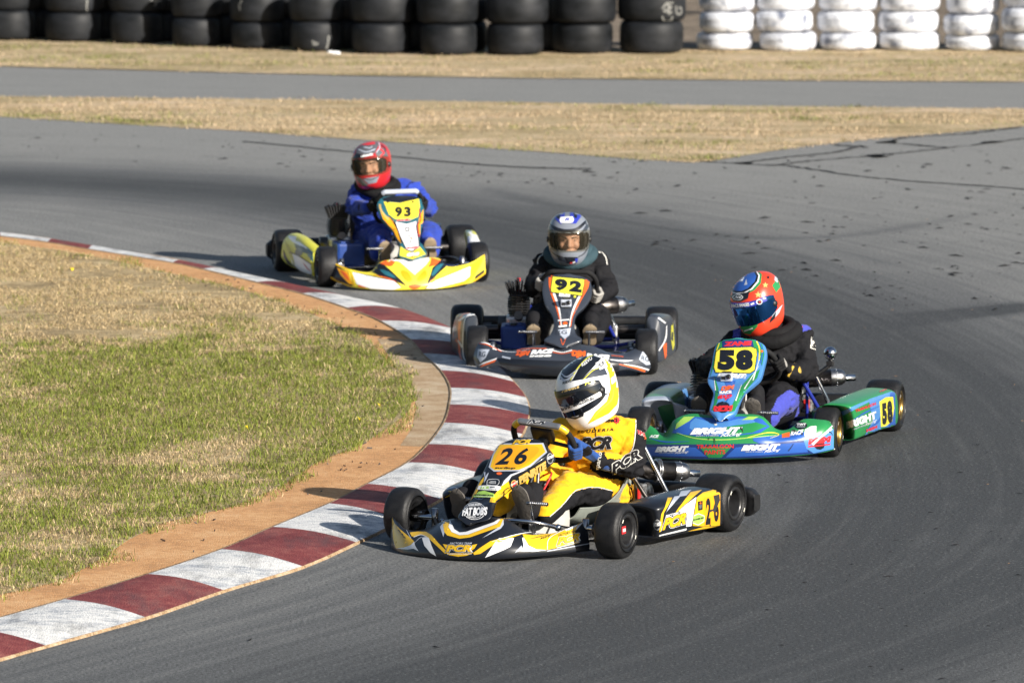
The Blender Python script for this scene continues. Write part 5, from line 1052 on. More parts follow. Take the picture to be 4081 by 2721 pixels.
for pts, m_ in (([(655, 1030), (612, 1082), (645, 1180), (662, 1112)], 'p_silver'), ([(1222, 1012), (1224, 1062), (1195, 1100), (1020, 1190), (1160, 1095)], 'p_silver'),
                ([(688, 1004), (642, 1062), (652, 1130), (682, 1165), (800, 1197), (900, 1184), (1190, 1082), (1220, 1010), (1197, 1008), (1163, 1055), (880, 1160), (800, 1165), (722, 1135), (692, 1085), (702, 1040)], 'p_yellow'),
                ([(702, 1010), (704, 1040), (694, 1085), (724, 1133), (800, 1163), (880, 1158), (1161, 1053), (1193, 1010), (1170, 1012), (1130, 1038), (860, 1132), (800, 1137), (748, 1105), (728, 1060)], 'p_white')): d.poly(v, pts, m_, 1 if m_ == 'p_silver' else 1.5)
# ---------------- 26: number panel
d = p26
d.poly(v, [(1172, 282), (1605, 278), (1642, 368), (1485, 502), (1385, 548), (1128, 552), (1080, 510), (1118, 390)], 'p_silver', 1)
d.poly(v, [(1188, 294), (1592, 290), (1626, 364), (1472, 492), (1372, 536), (1138, 540), (1096, 507), (1130, 395)], 'p_yellow', 1.7)
d.poly(v, [(1200, 330), (1300, 310), (1520, 308), (1560, 362), (1430, 482), (1360, 512), (1150, 512), (1125, 490)], 'p_orange', 2.3, 3)
d.text(v, '2', (1142, 491), (1262, 486), (1226, 330), 'p_black', 3, .035); d.text(v, '6', (1308, 489), (1424, 483), (1376, 330), 'p_black', 3, .035)
d.text(v, 'surfsup', (1135, 533), (1335, 536), (1143, 506), 'p_black', 3, .035, .25)
d.text(v, 'PCR', (1308, 290), (1478, 286), (1322, 250), 'p_yellow', 2, .05, .25, 1.0, LOGO[:1]); d.text(v, 'FACTORY TEAM', (1345, 249), (1505, 247), (1348, 239), 'p_silver', 2, .01, .2)
d.disc(v, (1182, 571), (27, 13), 'p_tang', 1)
d.poly(v, [(1030, 538), (1050, 552), (1046, 602), (1068, 572), (1082, 562), (1060, 622), (1033, 664), (1043, 612)], 'p_silver', 1); d.poly(v, [(1455, 526), (1300, 590), (1270, 640), (1200, 692), (1226, 640), (1290, 580)], 'p_silver', 1)
d.line(v, [(1062, 680), (1078, 630), (1176, 632), (1160, 684), (1062, 680)], 4, 'p_white', 1, 21); d.text(v, 'TIMBER', (1078, 668), (1150, 670), (1083, 652), 'p_white', 1.5, .01); d.line(v, [(1098, 645), (1150, 647)], 4, 'p_white', 1.5)
d.poly(v, [(1005, 640), (1036, 602), (1030, 645), (1000, 692), (962, 762), (905, 832), (930, 772)], 'p_yellow', 1)
d.poly(v, [(1198, 692), (1268, 642), (1292, 722), (1150, 830), (1138, 850), (1088, 846), (1102, 800), (1146, 762)], 'p_yellow', 1)
d.line(v, [(1195, 770), (1250, 715), (1300, 700)], (3, 9, 3), 'p_black', 1.6)
d.poly(v, [(985, 688), (1100, 686), (1192, 696), (1194, 714), (1165, 736), (1080, 732), (970, 724)], 'p_white', 2); d.text(v, 'LCR', (1000, 722), (1085, 722), (1008, 694), 'p_lime', 3, .05, .1); d.text(v, 'racing', (1088, 730), (1160, 732), (1092, 712), 'p_grey', 3, .0, .3); d.line(v, [(1095, 704), (1140, 702)], 10, 'p_grey', 3)
d.poly(v, [(928, 797), (985, 746), (1038, 736), (1132, 766), (1140, 802), (1045, 800)], 'p_lime', 2); d.text(v, 'MOORABBIN SIGNS', (945, 784), (1122, 792), (948, 768), 'p_black', 3, .03); d.line(v, [(960, 790), (1110, 798)], 3, 'p_white', 3)
d.line(v, [(945, 800), (965, 815), (1010, 818), (1030, 805)], 6, 'chrome', 1.5); d.line(v, [(985, 800), (990, 825)], 12, 'steel', 1.5)
fatbob(d, v, (945, 932), (108, 84)); d.text(v, "FAT BOB'S", (826, 984), (1062, 976), (838, 902), 'p_white', 5, .05, 0, .95, [(.05, 'p_black')]); d.text(v, 'COLD BEER', (868, 1000), (962, 994), (866, 984), 'p_white', 5, .02); d.text(v, 'HAMBURGERS', (885, 892), (1010, 884), (888, 870), 'p_white', 4.5, .02)
d.text(v, 'PENRITE', (1376, 674), (1632, 522), (1368, 602), 'p_gold', 2, .06, 0, .95, [(.02, 'p_yellow')])
d.disc(v, (1324, 670), (32, 40), 'p_gold', 1.5); d.disc(v, (1324, 670), (25, 31), 'p_red', 2.2); d.text(v, 'PENRITE', (1290, 692), (1358, 652), (1288, 672), 'p_cream', 3, .05)
fatbob(d, v, (1668, 425), (30, 50), 1); d.text(v, "FAT BOB'S", (1640, 440), (1700, 415), (1640, 412), 'p_white', 5, .05)
# ---------------- 26: side pod
d = d26; v = R26
d.poly(v, [(1030, 662), (1082, 662), (1058, 712), (985, 832), (970, 922), (960, 1040), (933, 1052), (944, 930), (955, 850), (1000, 760)], 'p_yellow', 1)
d.poly(v, [(1105, 650), (1182, 640), (1085, 742), (1015, 822), (1000, 852), (1042, 760)], 'p_silver', 1); d.poly(v, [(1180, 590), (1300, 575), (1240, 640), (1150, 655)], 'p_silver', 1)
d.poly(v, [(1290, 600), (1420, 575), (1340, 640), (1195, 762), (1130, 832), (1108, 842), (1150, 778)], 'p_yellow', 1)
d.poly(v, [(1352, 655), (1332, 790), (1302, 982), (1236, 990), (1246, 850), (1150, 815), (1232, 738)], 'p_white', 1.5)
d.poly(v, [(1356, 662), (1430, 605), (1598, 560), (1624, 622), (1620, 976), (1430, 986), (1310, 980), (1340, 760)], 'p_yellow', 1)
d.poly(v, [(1430, 650), (1602, 600), (1622, 640), (1618, 962), (1440, 982)], 'p_orange', 1.6); d.poly(v, [(1250, 1044), (1435, 992), (1615, 980), (1440, 1016)], 'p_yellow', 1)
d.line(v, [(1356, 658), (1332, 790), (1300, 985)], 8, 'p_black', 2.2); d.poly(v, [(1220, 1030), (1290, 985), (1440, 986)], 'p_black', 2)
d.text(v, '2', (1455, 972), (1512, 962), (1460, 670), 'p_black', 2.4, .05); d.text(v, '6', (1550, 942), (1606, 925), (1552, 650), 'p_black', 2.4, .05)
d.poly(v, [(1545, 640), (1610, 622), (1618, 690), (1588, 765), (1560, 840), (1540, 812), (1496, 830), (1490, 800), (1540, 790), (1560, 720)], 'scuff', 3.2); d.line(v, [(1505, 965), (1512, 985)], 12, 'scuff', 3)
d.poly(v, [(1368, 706), (1423, 695), (1423, 798), (1372, 810)], 'p_black', 2); d.poly(v, star((1397, 724), 16), 'p_tang', 2.8); d.poly(v, [(1380, 745), (1412, 738), (1410, 775), (1396, 790), (1382, 778)], 'p_grey', 2.8)
d.poly(v, [(1375, 838), (1443, 866), (1440, 932), (1372, 974), (1305, 947), (1308, 868)], 'p_white', 2); d.poly(v, [(1375, 845), (1437, 870), (1434, 928), (1372, 966), (1312, 942), (1314, 873)], 'p_lime', 2.7); d.text(v, 'MOORABBIN SIGNS', (1316, 925), (1434, 898), (1316, 903), 'p_black', 3.3, .04); d.line(v, [(1340, 880), (1400, 865)], 5, 'p_green', 3.3)
d.text(v, 'PCR', (962, 1032), (1225, 955), (985, 900), 'p_yellow', 2.4, .05, .2, 1.0, LOGO); d.text(v, 'FACTORY TEAM', (1000, 884), (1240, 826), (1004, 858), 'p_white', 2.4, .03, .2, 1.0, [(.04, 'p_black')])
d.poly(v, [(935, 1084), (1242, 1008), (1236, 1030), (930, 1100)], 'p_white', 2); d.text(v, 'COMPETITION RACING', (948, 1094), (1228, 1026), (950, 1086), 'p_black', 2.7, .02, .2)
fatbob(d, v, (911, 970), (36, 60), 2); d.text(v, "FAT BOB'S", (878, 990), (948, 975), (878, 945), 'p_white', 5, .06)
g26.line(F26, [(545, 800), (640, 738), (740, 705), (795, 722)], (4, 10, 12, 4), 'p_silver', 1); g26.line(F26, [(660, 800), (725, 765), (728, 748), (690, 742)], (5, 16, 16, 5), 'p_yellow', 1.6)
# ---------------- 26: suit and helmet
v = M26; D = v26
ARM = [(1706, 515), (1780, 560), (1830, 680), (1800, 800), (1760, 900), (1620, 930), (1480, 910), (1400, 850), (1430, 765), (1500, 742), (1515, 790), (1610, 790), (1680, 735), (1702, 640)]
D.region(v, ARM, 'suit_black'); D.region(v, [(1010, 1160), (1140, 1168), (1225, 1090), (1295, 1010), (1350, 985), (1450, 978), (1560, 1000), (1540, 1090), (1420, 1112), (1340, 1132), (1230, 1190), (1160, 1235), (1060, 1230)], 'suit_black')
b26 = D.finish(); d = b26
d.text(v, 'SCUDERIA', (1320, 622), (1560, 604), (1322, 604), 'suit_black', 3, .03, .15, 1.4)
d.text(v, 'PCR', (1335, 735), (1545, 722), (1345, 650), 'suit_black', 4, .06, .25, 1.0, [(.03, 'piping'), (.05, 'suit_black')])
d.text(v, 'VINCI', (1502, 556), (1582, 548), (1504, 534), 'suit_black', 5, .05); d.poly(v, star((1580, 538), 26, 8, .6), 'p_red', 3)
d.text(v, 'VINCI', (1712, 624), (1780, 650), (1716, 600), 'p_red', 4, .06, 0, 1, [(.04, 'piping')]); d.poly(v, star((1778, 642), 26, 8, .55), 'p_tang', 3.4); d.line(v, [(1735, 570), (1765, 575), (1775, 595)], 9, 'ochre', 3)
d.text(v, 'PCR', (1555, 892), (1742, 782), (1535, 830), 'suit_black', 4, .05, .2, 1.0, [(.05, 'piping')])
d.text(v, 'sparco', (1472, 862), (1492, 752), (1446, 856), 'piping', 4, .02)
d.line(v, [(1706, 520), (1702, 640), (1680, 738), (1610, 792)], 6, 'piping', 3); d.line(v, [(1140, 1168), (1225, 1090), (1295, 1008), (1350, 984), (1450, 977), (1550, 998)], 5, 'piping', 3); d.line(v, [(1430, 560), (1445, 640), (1430, 760), (1420, 860)], 5, 'suit_black', 2.5)
d = h26
d.poly(v, [(1208, 268), (1225, 200), (1275, 135), (1350, 105), (1440, 100), (1405, 150), (1335, 190), (1275, 262)], 'p_black', 1); d.poly(v, [(1288, 278), (1330, 200), (1380, 140), (1430, 112), (1480, 128), (1420, 195), (1350, 268)], 'p_black', 1)
d.line(v, [(1275, 275), (1325, 195), (1385, 130), (1430, 105)], 8, 'p_acid', 1.6); d.line(v, [(1210, 250), (1245, 275), (1300, 235)], (12, 16, 8), 'p_silver', 1.8); d.line(v, [(1215, 225), (1255, 250), (1320, 205)], (6, 10, 4), 'p_silver', 1.8)
d.line(v, [(1360, 270), (1430, 205), (1500, 185)], 5, 'p_acid', 1.6); d.poly(v, [(1350, 268), (1420, 200), (1500, 190), (1520, 235), (1440, 250)], 'p_slate', 1.3)
d.text(v, 'REEVU', (1355, 186), (1424, 134), (1344, 168), 'p_white', 2.2, .02, .2); d.text(v, 'REEVU', (1226, 300), (1292, 282), (1224, 284), 'p_black', 2, .03, .2)
d.poly(v, [(1480, 105), (1545, 150), (1590, 230), (1600, 330), (1585, 430), (1530, 490), (1440, 535), (1390, 560), (1440, 480), (1515, 410), (1540, 330), (1530, 230), (1505, 165)], 'p_yellow', 1); d.line(v, [(1400, 550), (1470, 470), (1545, 400), (1560, 330)], (3, 10, 10, 3), 'p_acid', 1.6)
d.poly(v, [(1440, 160), (1500, 135), (1520, 185), (1470, 205)], 'p_white', 1.7); d.text(v, 'PCR', (1462, 196), (1500, 170), (1455, 170), 'p_black', 2.4, .04, .2)
d.poly(v, [(1235, 488), (1300, 500), (1368, 470), (1362, 508), (1310, 528), (1262, 520)], 'p_black', 1); d.poly(v, [(1275, 505), (1335, 492), (1330, 510), (1290, 518)], 'p_silver', 1.7)
d.poly(v, [(1540, 260), (1572, 235), (1578, 275), (1548, 300)], 'p_white', 1.7); d.line(v, [(1420, 420), (1500, 370), (1530, 360), (1525, 400)], (2, 8, 6, 2), 'p_slate', 1.4)
d = s26
d.poly(v, [(1180, 330), (1290, 304), (1440, 250), (1500, 240), (1490, 285), (1300, 352), (1190, 376)], 'p_black', 1); d.text(v, 'PENRITE', (1222, 354), (1334, 322), (1220, 332), 'p_gold', 2, .06, 0, .95, [(.02, 'p_cream')]); d.text(v, 'PCR', (1372, 308), (1438, 284), (1370, 284), 'p_acid', 2, .04, .2)
d.poly(v, [(1205, 440), (1240, 450), (1320, 425), (1430, 368), (1480, 340), (1480, 375), (1330, 458), (1240, 486), (1205, 480)], 'p_white', 1); d.text(v, 'www.reevu.com.au', (1222, 478), (1432, 398), (1216, 458), 'p_black', 2, .03)
d.disc(v, (1496, 280), (27, 34), 'p_black', 2); fatbob(d, v, (1496, 280), (24, 31), 2.6); d.text(v, "FAT BOB'S", (1474, 290), (1520, 278), (1472, 266), 'p_white', 6, .05)
# ---------------- 58
d = f58; v = V58
d.poly(v, [(80, 1340), (240, 1341), (700, 1342), (1000, 1335), (1320, 1312), (1470, 1262), (1530, 1215), (1530, 1372), (1400, 1404), (1000, 1434), (600, 1444), (235, 1428), (80, 1400)], 'p_navy', 1)
d.poly(v, [(100, 1360), (560, 1362), (640, 1425), (240, 1420), (100, 1395)], 'p_blue', 1.5); d.poly(v, [(840, 1362), (1330, 1325), (1340, 1395), (900, 1425), (770, 1430)], 'p_blue', 1.5)
d.poly(v, [(1310, 1312), (1470, 1262), (1525, 1218), (1525, 1370), (1380, 1403), (1330, 1370)], 'p_sky', 1.8); d.poly(v, [(1320, 1240), (1400, 1215), (1380, 1300), (1330, 1310)], 'p_white', 1.4, 2)
d.poly(v, [(588, 1358), (818, 1354), (740, 1434), (652, 1434)], 'p_green', 2); d.text(v, 'TRARALGON', (568, 1371), (826, 1368), (570, 1344), 'p_red', 3, .03); d.text(v, 'PAINTS', (624, 1412), (768, 1408), (624, 1382), 'p_red', 3, .03)
d.poly(v, [(90, 1200), (170, 1180), (262, 1240), (340, 1280), (330, 1320), (100, 1325)], 'p_green', 1); d.poly(v, [(1120, 1280), (1220, 1270), (1300, 1250), (1340, 1300), (1120, 1330), (1000, 1334), (960, 1300)], 'p_blue', 1.2, 2); d.poly(v, [(398, 1262), (440, 1185), (520, 1150), (700, 1162), (880, 1148), (1020, 1165), (1075, 1220), (1010, 1262), (800, 1288), (560, 1285)], 'p_blue', 1); d.poly(v, [(560, 1160), (700, 1200), (860, 1165), (960, 1170), (980, 1240), (800, 1275), (600, 1265), (520, 1230)], 'p_sky', 1.5, 2)
d.poly(v, [(480, 1152), (555, 1150), (520, 1180), (420, 1240), (430, 1200)], 'p_lime', 1.6); d.poly(v, [(930, 1150), (1000, 1152), (960, 1172), (880, 1175)], 'p_lime', 1.8); d.poly(v, [(760, 1225), (980, 1190), (1060, 1215), (960, 1260), (800, 1280)], 'p_green', 1.9)
d.line(v, [(430, 1262), (560, 1300), (760, 1310), (1000, 1290), (1120, 1280)], (3, 7, 7, 3), 'p_lime', 1.7); d.line(v, [(900, 1300), (1060, 1262), (1140, 1275), (1080, 1300)], (2, 6, 4, 2), 'p_lemon', 1.7); d.line(v, [(240, 1300), (350, 1325), (520, 1322)], (2, 10, 2), 'p_blue', 1.6)
for a, b, c, z in (((522, 1276), (872, 1268), (540, 1232), 1), ((280, 1396), (508, 1390), (290, 1358), .62), ((876, 1386), (1140, 1376), (886, 1348), .72)):
    d.text(v, 'BRIGHT', a, b, c, 'p_white', 3.2, .07, .2, .95, [(.03, 'p_navy')]); w_ = b[0]-a[0]
    d.text(v, 'Racing', (a[0]+w_*.60, a[1]+w_*.065), (b[0]+w_*.02, b[1]+w_*.055), (a[0]+w_*.62, a[1]-w_*.02), 'p_white', 4.6, .0, .4, .9); d.text(v, 'BROTHERS', (a[0]+w_*.12, a[1]+w_*.035), (a[0]+w_*.58, a[1]+w_*.03), (a[0]+w_*.12, a[1]+w_*.008), 'p_silver', 4, .02, .2)
d.disc(v, (1294, 1213), (43, 25), 'p_black', 2); d.text(v, 'TWT', (1264, 1215), (1326, 1215), (1266, 1198), 'p_white', 3, .05); d.line(v, [(1265, 1222), (1322, 1222)], 4, 'p_silver', 3)
d.poly(v, [(1160, 1272), (1215, 1258), (1215, 1292), (1162, 1298)], 'p_tang', 2); d.text(v, 'RACE', (1220, 1285), (1308, 1272), (1224, 1252), 'p_white', 2.6, .05, .15); d.text(v, 'ACE', (240, 1298), (304, 1298), (244, 1278), 'p_white', 2.6, .05, .15)
d.disc(v, (1420, 1345), (38, 34), 'p_black', 2.4, 9); d.text(v, 'MSM', (1342, 1345), (1496, 1326), (1346, 1300), 'p_red', 3.4, .09, .05); d.poly(v, [(1340, 1352), (1494, 1335), (1494, 1345), (1342, 1362)], 'p_red', 3.4); d.line(v, [(1370, 1342), (1430, 1290), (1512, 1222)], (18, 10, 22), 'p_white', 4.5)
for q in (((872, 1228), (890, 1262), 14), ((1235, 1250), (1262, 1258), 12), ((1296, 1268), (1300, 1282), 16), ((690, 1300), (695, 1345), 9), ((1205, 1385), (1240, 1335), 6), ((1480, 1250), (1510, 1280), 8), ((640, 1355), (672, 1348), 10), ((430, 1130), (440, 1150), 5), ((990, 1355), (1050, 1380), 4)): d.line(v, [q[0], ((q[0][0]+q[1][0])/2+4, (q[0][1]+q[1][1])/2-3), q[1]], (q[2], q[2]*.6, 2), 'scuff', 5.5)
d.disc(v, (654, 1303), 6, 'p_black', 4); d.disc(v, (702, 1207), (10, 7), 'p_cream', 4)
d = p58
d.poly(v, [(715, 635), (770, 618), (850, 606), (965, 618), (1025, 650), (1040, 715), (1022, 800), (995, 700), (970, 672), (745, 672), (710, 700), (690, 800), (662, 880), (685, 770), (698, 705)], 'p_green', 1); d.poly(v, [(745, 628), (850, 612), (955, 620), (967, 666), (748, 674)], 'p_navy', 1.6)
d.line(v, [(728, 640), (708, 700), (694, 790)], 6, 'p_lemon', 2); d.line(v, [(985, 628), (1005, 680), (1002, 760)], 7, 'p_lemon', 2); d.line(v, [(1000, 634), (1025, 690), (1015, 780)], 8, 'p_blue', 2)
d.text(v, 'ZANE', (758, 662), (946, 656), (764, 632), 'p_red', 2.6, .07)
d.poly(v, [(712, 690), (738, 672), (950, 664), (988, 680), (990, 725), (974, 832), (942, 853), (700, 849), (686, 812), (702, 700)], 'p_black', 2.4); d.poly(v, [(716, 694), (740, 677), (948, 669), (983, 684), (985, 724), (969, 829), (938, 848), (703, 844), (691, 810), (706, 704)], 'p_lemon', 3)
d.text(v, '5', (713, 832), (830, 832), (722, 688), 'p_black', 3.8, .085); d.text(v, '8', (838, 834), (958, 830), (842, 688), 'p_black', 3.8, .085)
d.text(v, 'BRIGHT', (708, 880), (905, 884), (718, 850), 'p_white', 2.2, .07, .2); d.text(v, 'Racing', (832, 900), (915, 888), (836, 868), 'p_white', 3, .0, .4)
d.poly(v, [(950, 860), (1010, 820), (990, 880), (905, 978), (862, 1052), (832, 1112), (790, 1122), (830, 1040), (870, 950)], 'p_green', 1); d.poly(v, [(690, 860), (700, 980), (690, 1060), (672, 1105), (690, 1110), (715, 1040), (722, 960)], 'p_green', 1); d.poly(v, [(760, 900), (840, 900), (810, 1000), (770, 1060), (790, 980)], 'p_blue', 1)
for a, b in (((1010, 730), (960, 900)), ((1000, 800), (900, 960)), ((690, 880), (700, 970)), ((880, 930), (840, 1040))): d.line(v, [a, b], (2, 7), 'p_white', 1.8)
d.text(v, 'DJM', (735, 982), (826, 970), (742, 942), 'p_tang', 2.4, .07, .1); d.text(v, 'RACE', (728, 996), (812, 990), (728, 976), 'p_white', 3, .07); d.text(v, 'exp', (712, 1040), (812, 1034), (716, 1002), 'p_red', 2.4, .03, .5); d.disc(v, (752, 1085), (50, 40), 'p_black', 1.6, 11); d.text(v, 'MSM', (684, 1108), (815, 1102), (690, 1078), 'p_red', 3, .1); d.line(v, [(690, 1112), (812, 1108)], 8, 'p_red', 3)
d.disc(v, (1022, 697), 9, 'p_tang', 2.5); d.disc(v, (760, 1056), (12, 8), 'chrome', 3)
d = d58
d.poly(v, [(1762, 1030), (1945, 968), (1948, 1225), (1850, 1240), (1735, 1278), (1790, 1180)], 'p_sky', 1); d.poly(v, [(1560, 1120), (1740, 1042), (1880, 990), (1700, 1080), (1590, 1140)], 'p_sky', 1); d.poly(v, [(1910, 985), (1945, 975), (1948, 1220), (1900, 1228)], 'p_blue', 1.5); d.line(v, [(1640, 1180), (1740, 1120), (1840, 1075)], (2, 12, 3), 'p_blue', 1.5); d.line(v, [(1740, 1245), (1820, 1190), (1845, 1150)], (3, 16, 4), 'p_blue', 1.7)
d.poly(v, [(1836, 1045), (1880, 1015), (1930, 1012), (1938, 1090), (1925, 1180), (1880, 1215), (1846, 1220), (1842, 1120)], 'p_lemon', 2); d.text(v, '5', (1856, 1208), (1890, 1200), (1850, 1058), 'p_black', 2.7, .08); d.text(v, '8', (1894, 1198), (1930, 1188), (1886, 1042), 'p_black', 2.7, .08)
d.text(v, 'BRIGHT', (1612, 1238), (1818, 1162), (1605, 1186), 'p_white', 2.6, .07, .05); d.text(v, 'Racing', (1735, 1220), (1815, 1188), (1735, 1195), 'p_white', 3.2, .0, .4); d.text(v, 'TRARALGON', (1670, 1120), (1812, 1068), (1668, 1100), 'p_red', 2.6, .04); d.text(v, 'MSM', (1745, 1256), (1820, 1228), (1745, 1236), 'p_red', 2.6, .06); d.text(v, 'BROTHERS', (1655, 1242), (1735, 1212), (1655, 1232), 'p_silver', 2.6, .02); d.text(v, 'DJM', (1840, 985), (1890, 968), (1840, 972), 'p_red', 2.6, .05)
D = v58; D.region(v, [(1235, 480), (1350, 480), (1365, 545), (1260, 570)], 'suit_violet'); D.region(v, [(830, 540), (900, 540), (880, 600), (815, 600)], 'suit_violet'); D.region(v, [(1085, 1230), (1090, 1100), (1130, 1020), (1215, 960), (1280, 1000), (1280, 1120), (1230, 1230), (1130, 1260)], 'suit_violet')
b58 = D.finish(); d = b58
d.text(v, '2', (1362, 668), (1400, 680), (1366, 600), 'suit_black', 4, .05, 0, 1, [(.10, 'piping')]); d.line(v, [(1275, 530), (1300, 522)], 12, 'p_red', 4); d.line(v, [(1205, 870), (1240, 800)], 14, 'ochre', 3)
d = h58
d.poly(v, [(805, 285), (820, 215), (865, 160), (930, 125), (990, 132), (1022, 165), (1015, 225), (970, 275), (905, 305), (840, 305)], 'p_green', 1); d.poly(v, [(808, 288), (822, 218), (868, 164), (930, 132), (985, 140), (1008, 170), (1000, 215), (955, 268), (900, 298), (840, 300)], 'p_white', 1.5); d.poly(v, [(812, 282), (826, 222), (872, 168), (930, 138), (980, 146), (998, 172), (990, 212), (946, 264), (895, 290), (842, 292)], 'p_black', 2)
d.poly(v, [(820, 262), (832, 222), (874, 176), (928, 146), (970, 152), (984, 178), (972, 215), (925, 262), (880, 280), (840, 278)], 'p_blue', 2.5); d.poly(v, [(860, 215), (905, 175), (890, 215)], 'p_silver', 3); d.poly(v, [(900, 240), (915, 195), (922, 235)], 'p_silver', 3)
d.poly(v, [(806, 288), (850, 300), (920, 288), (940, 272), (925, 330), (880, 352), (828, 348), (808, 320)], 'p_black', 3); d.disc(v, (857, 322), (36, 20), 'p_white', 3.6); d.disc(v, (857, 322), (31, 16), 'p_black', 4.2); d.text(v, 'Arai', (834, 330), (882, 328), (836, 312), 'p_white', 4.8, .03, .15)
d.poly(v, star((995, 304), 24), 'p_gold', 1.5); d.poly(v, star((1045, 238), 21), 'p_gold', 1.5); d.poly(v, star((1065, 184), 15), 'p_black', 1.5); d.poly(v, [(1092, 240), (1128, 190), (1150, 250), (1120, 290)], 'p_green', 1.5); d.poly(v, [(1110, 170), (1135, 200), (1128, 222), (1108, 205)], 'p_silver', 1.6)
d.poly(v, [(838, 500), (900, 522), (1000, 488), (990, 525), (940, 580), (870, 565)], 'p_green', 1); d.line(v, [(838, 492), (900, 512), (1000, 480), (1050, 440)], 7, 'p_black', 1.7); d.poly(v, [(1090, 450), (1140, 395), (1165, 370), (1140, 430), (1085, 490)], 'p_silver', 1.5); d.poly(v, [(1080, 470), (1120, 420), (1110, 470), (1075, 500)], 'p_black', 2); d.line(v, [(900, 555), (960, 535)], 8, 'p_white', 2)
d = s58
d.poly(v, [(795, 362), (900, 352), (1045, 312), (1060, 345), (960, 385), (810, 398)], 'p_royal', 1); d.text(v, 'PACE IMAGES', (814, 393), (936, 382), (812, 370), 'p_white', 2, .05); d.line(v, [(945, 372), (968, 362)], 12, 'p_white', 2); d.disc(v, (1003, 353), (21, 19), 'p_white', 2); d.disc(v, (1005, 354), (15, 13), 'p_black', 2.6); d.disc(v, (1006, 354), (6, 5), 'p_red', 3.2)
# ---------------- 92
d = f92; v = V92
d.poly(v, [(590, 1312), (900, 1325), (1130, 1335), (1360, 1325), (1610, 1345), (1600, 1425), (1360, 1450), (1130, 1462), (800, 1445), (620, 1375)], 'p_black', 1); d.line(v, [(438, 1180), (500, 1188), (560, 1215), (625, 1250), (740, 1262), (880, 1230)], (8, 9, 8, 6, 3, 2), 'p_white', 1.5); d.line(v, [(440, 1190), (500, 1199), (560, 1226), (625, 1258)], 6, 'p_tang', 1.8)
d.poly(v, [(436, 1372), (470, 1348), (592, 1308), (580, 1322), (470, 1362)], 'p_white', 1.6); d.poly(v, [(445, 1382), (475, 1362), (582, 1322), (570, 1342), (465, 1380)], 'p_tang', 1.6); d.line(v, [(630, 1300), (700, 1315)], 14, 'p_silver', 1.6)
d.poly(v, [(430, 1236), (526, 1240), (492, 1310), (450, 1348), (424, 1300)], 'p_silver', 1.6); d.text(v, 'RG', (436, 1302), (490, 1302), (440, 1258), 'p_slate', 2.4, .02); d.poly(v, [(1812, 1226), (1852, 1240), (1884, 1362), (1830, 1368), (1768, 1322)], 'p_silver', 1.6); d.text(v, 'RG', (1785, 1330), (1850, 1340), (1790, 1290), 'p_slate', 2.4, .02)
d.text(v, 'DJM', (738, 1302), (852, 1300), (756, 1250), 'p_tang', 2.4, .09, .2); d.text(v, 'RACE', (866, 1282), (1052, 1272), (874, 1244), 'p_white', 2.4, .09, .2); d.text(v, 'ENGINES', (858, 1304), (1040, 1300), (860, 1288), 'p_white', 2.4, .05, .2)
d.text(v, 'DJM', (1208, 1306), (1322, 1314), (1212, 1246), 'p_tang', 2.4, .09, .0); d.text(v, 'RACE', (1330, 1312), (1522, 1328), (1334, 1272), 'p_white', 2.4, .09, .1); d.line(v, [(1050, 1248), (1130, 1264), (1212, 1246)], (9, 5, 9), 'p_white', 1.6); d.line(v, [(1050, 1262), (1130, 1274), (1212, 1262)], (5, 4, 5), 'p_tang', 1.6); d.line(v, [(740, 1240), (860, 1232), (1000, 1232)], 6, 'p_tang', 1.7)
d.line(v, [(1530, 1325), (1650, 1335), (1720, 1330)], (5, 14, 3), 'p_white', 1.7); d.line(v, [(1600, 1362), (1720, 1385), (1820, 1420)], (4, 18, 14), 'p_tang', 1.8); d.line(v, [(1640, 1360), (1760, 1382), (1850, 1408)], (3, 9, 9), 'p_white', 2.4); d.line(v, [(1650, 1262), (1750, 1222), (1838, 1218)], (3, 8, 9), 'p_white', 1.6); d.line(v, [(640, 1400), (760, 1425)], 5, 'scuff', 2.5); d.line(v, [(1540, 1290), (1640, 1300)], 5, 'p_tang', 1.6)
d = p92
d.line(v, [(1040, 625), (1035, 700), (1050, 780), (1085, 880), (1108, 970), (1118, 1050)], (40, 30, 26, 22, 14, 8), 'p_tang', 1); d.line(v, [(1060, 770), (1098, 880), (1116, 970), (1124, 1050)], (18, 16, 10, 6), 'p_white', 1.6); d.line(v, [(1335, 660), (1330, 720), (1290, 800), (1240, 900), (1212, 970), (1198, 1050)], (44, 34, 26, 22, 14, 8), 'p_tang', 1); d.line(v, [(1278, 790), (1230, 890), (1204, 970), (1190, 1050)], (18, 16, 10, 6), 'p_white', 1.6)
d.poly(v, [(1046, 628), (1318, 652), (1318, 690), (1298, 802), (1265, 796), (1036, 770), (1030, 742)], 'p_black', 2); d.poly(v, [(1052, 634), (1312, 658), (1312, 688), (1292, 794), (1266, 788), (1042, 763), (1037, 740)], 'p_acid', 2.7)
d.text(v, '9', (1066, 748), (1170, 758), (1072, 648), 'p_black', 3.4, .075); d.text(v, '2', (1186, 758), (1290, 770), (1194, 662), 'p_black', 3.4, .075)
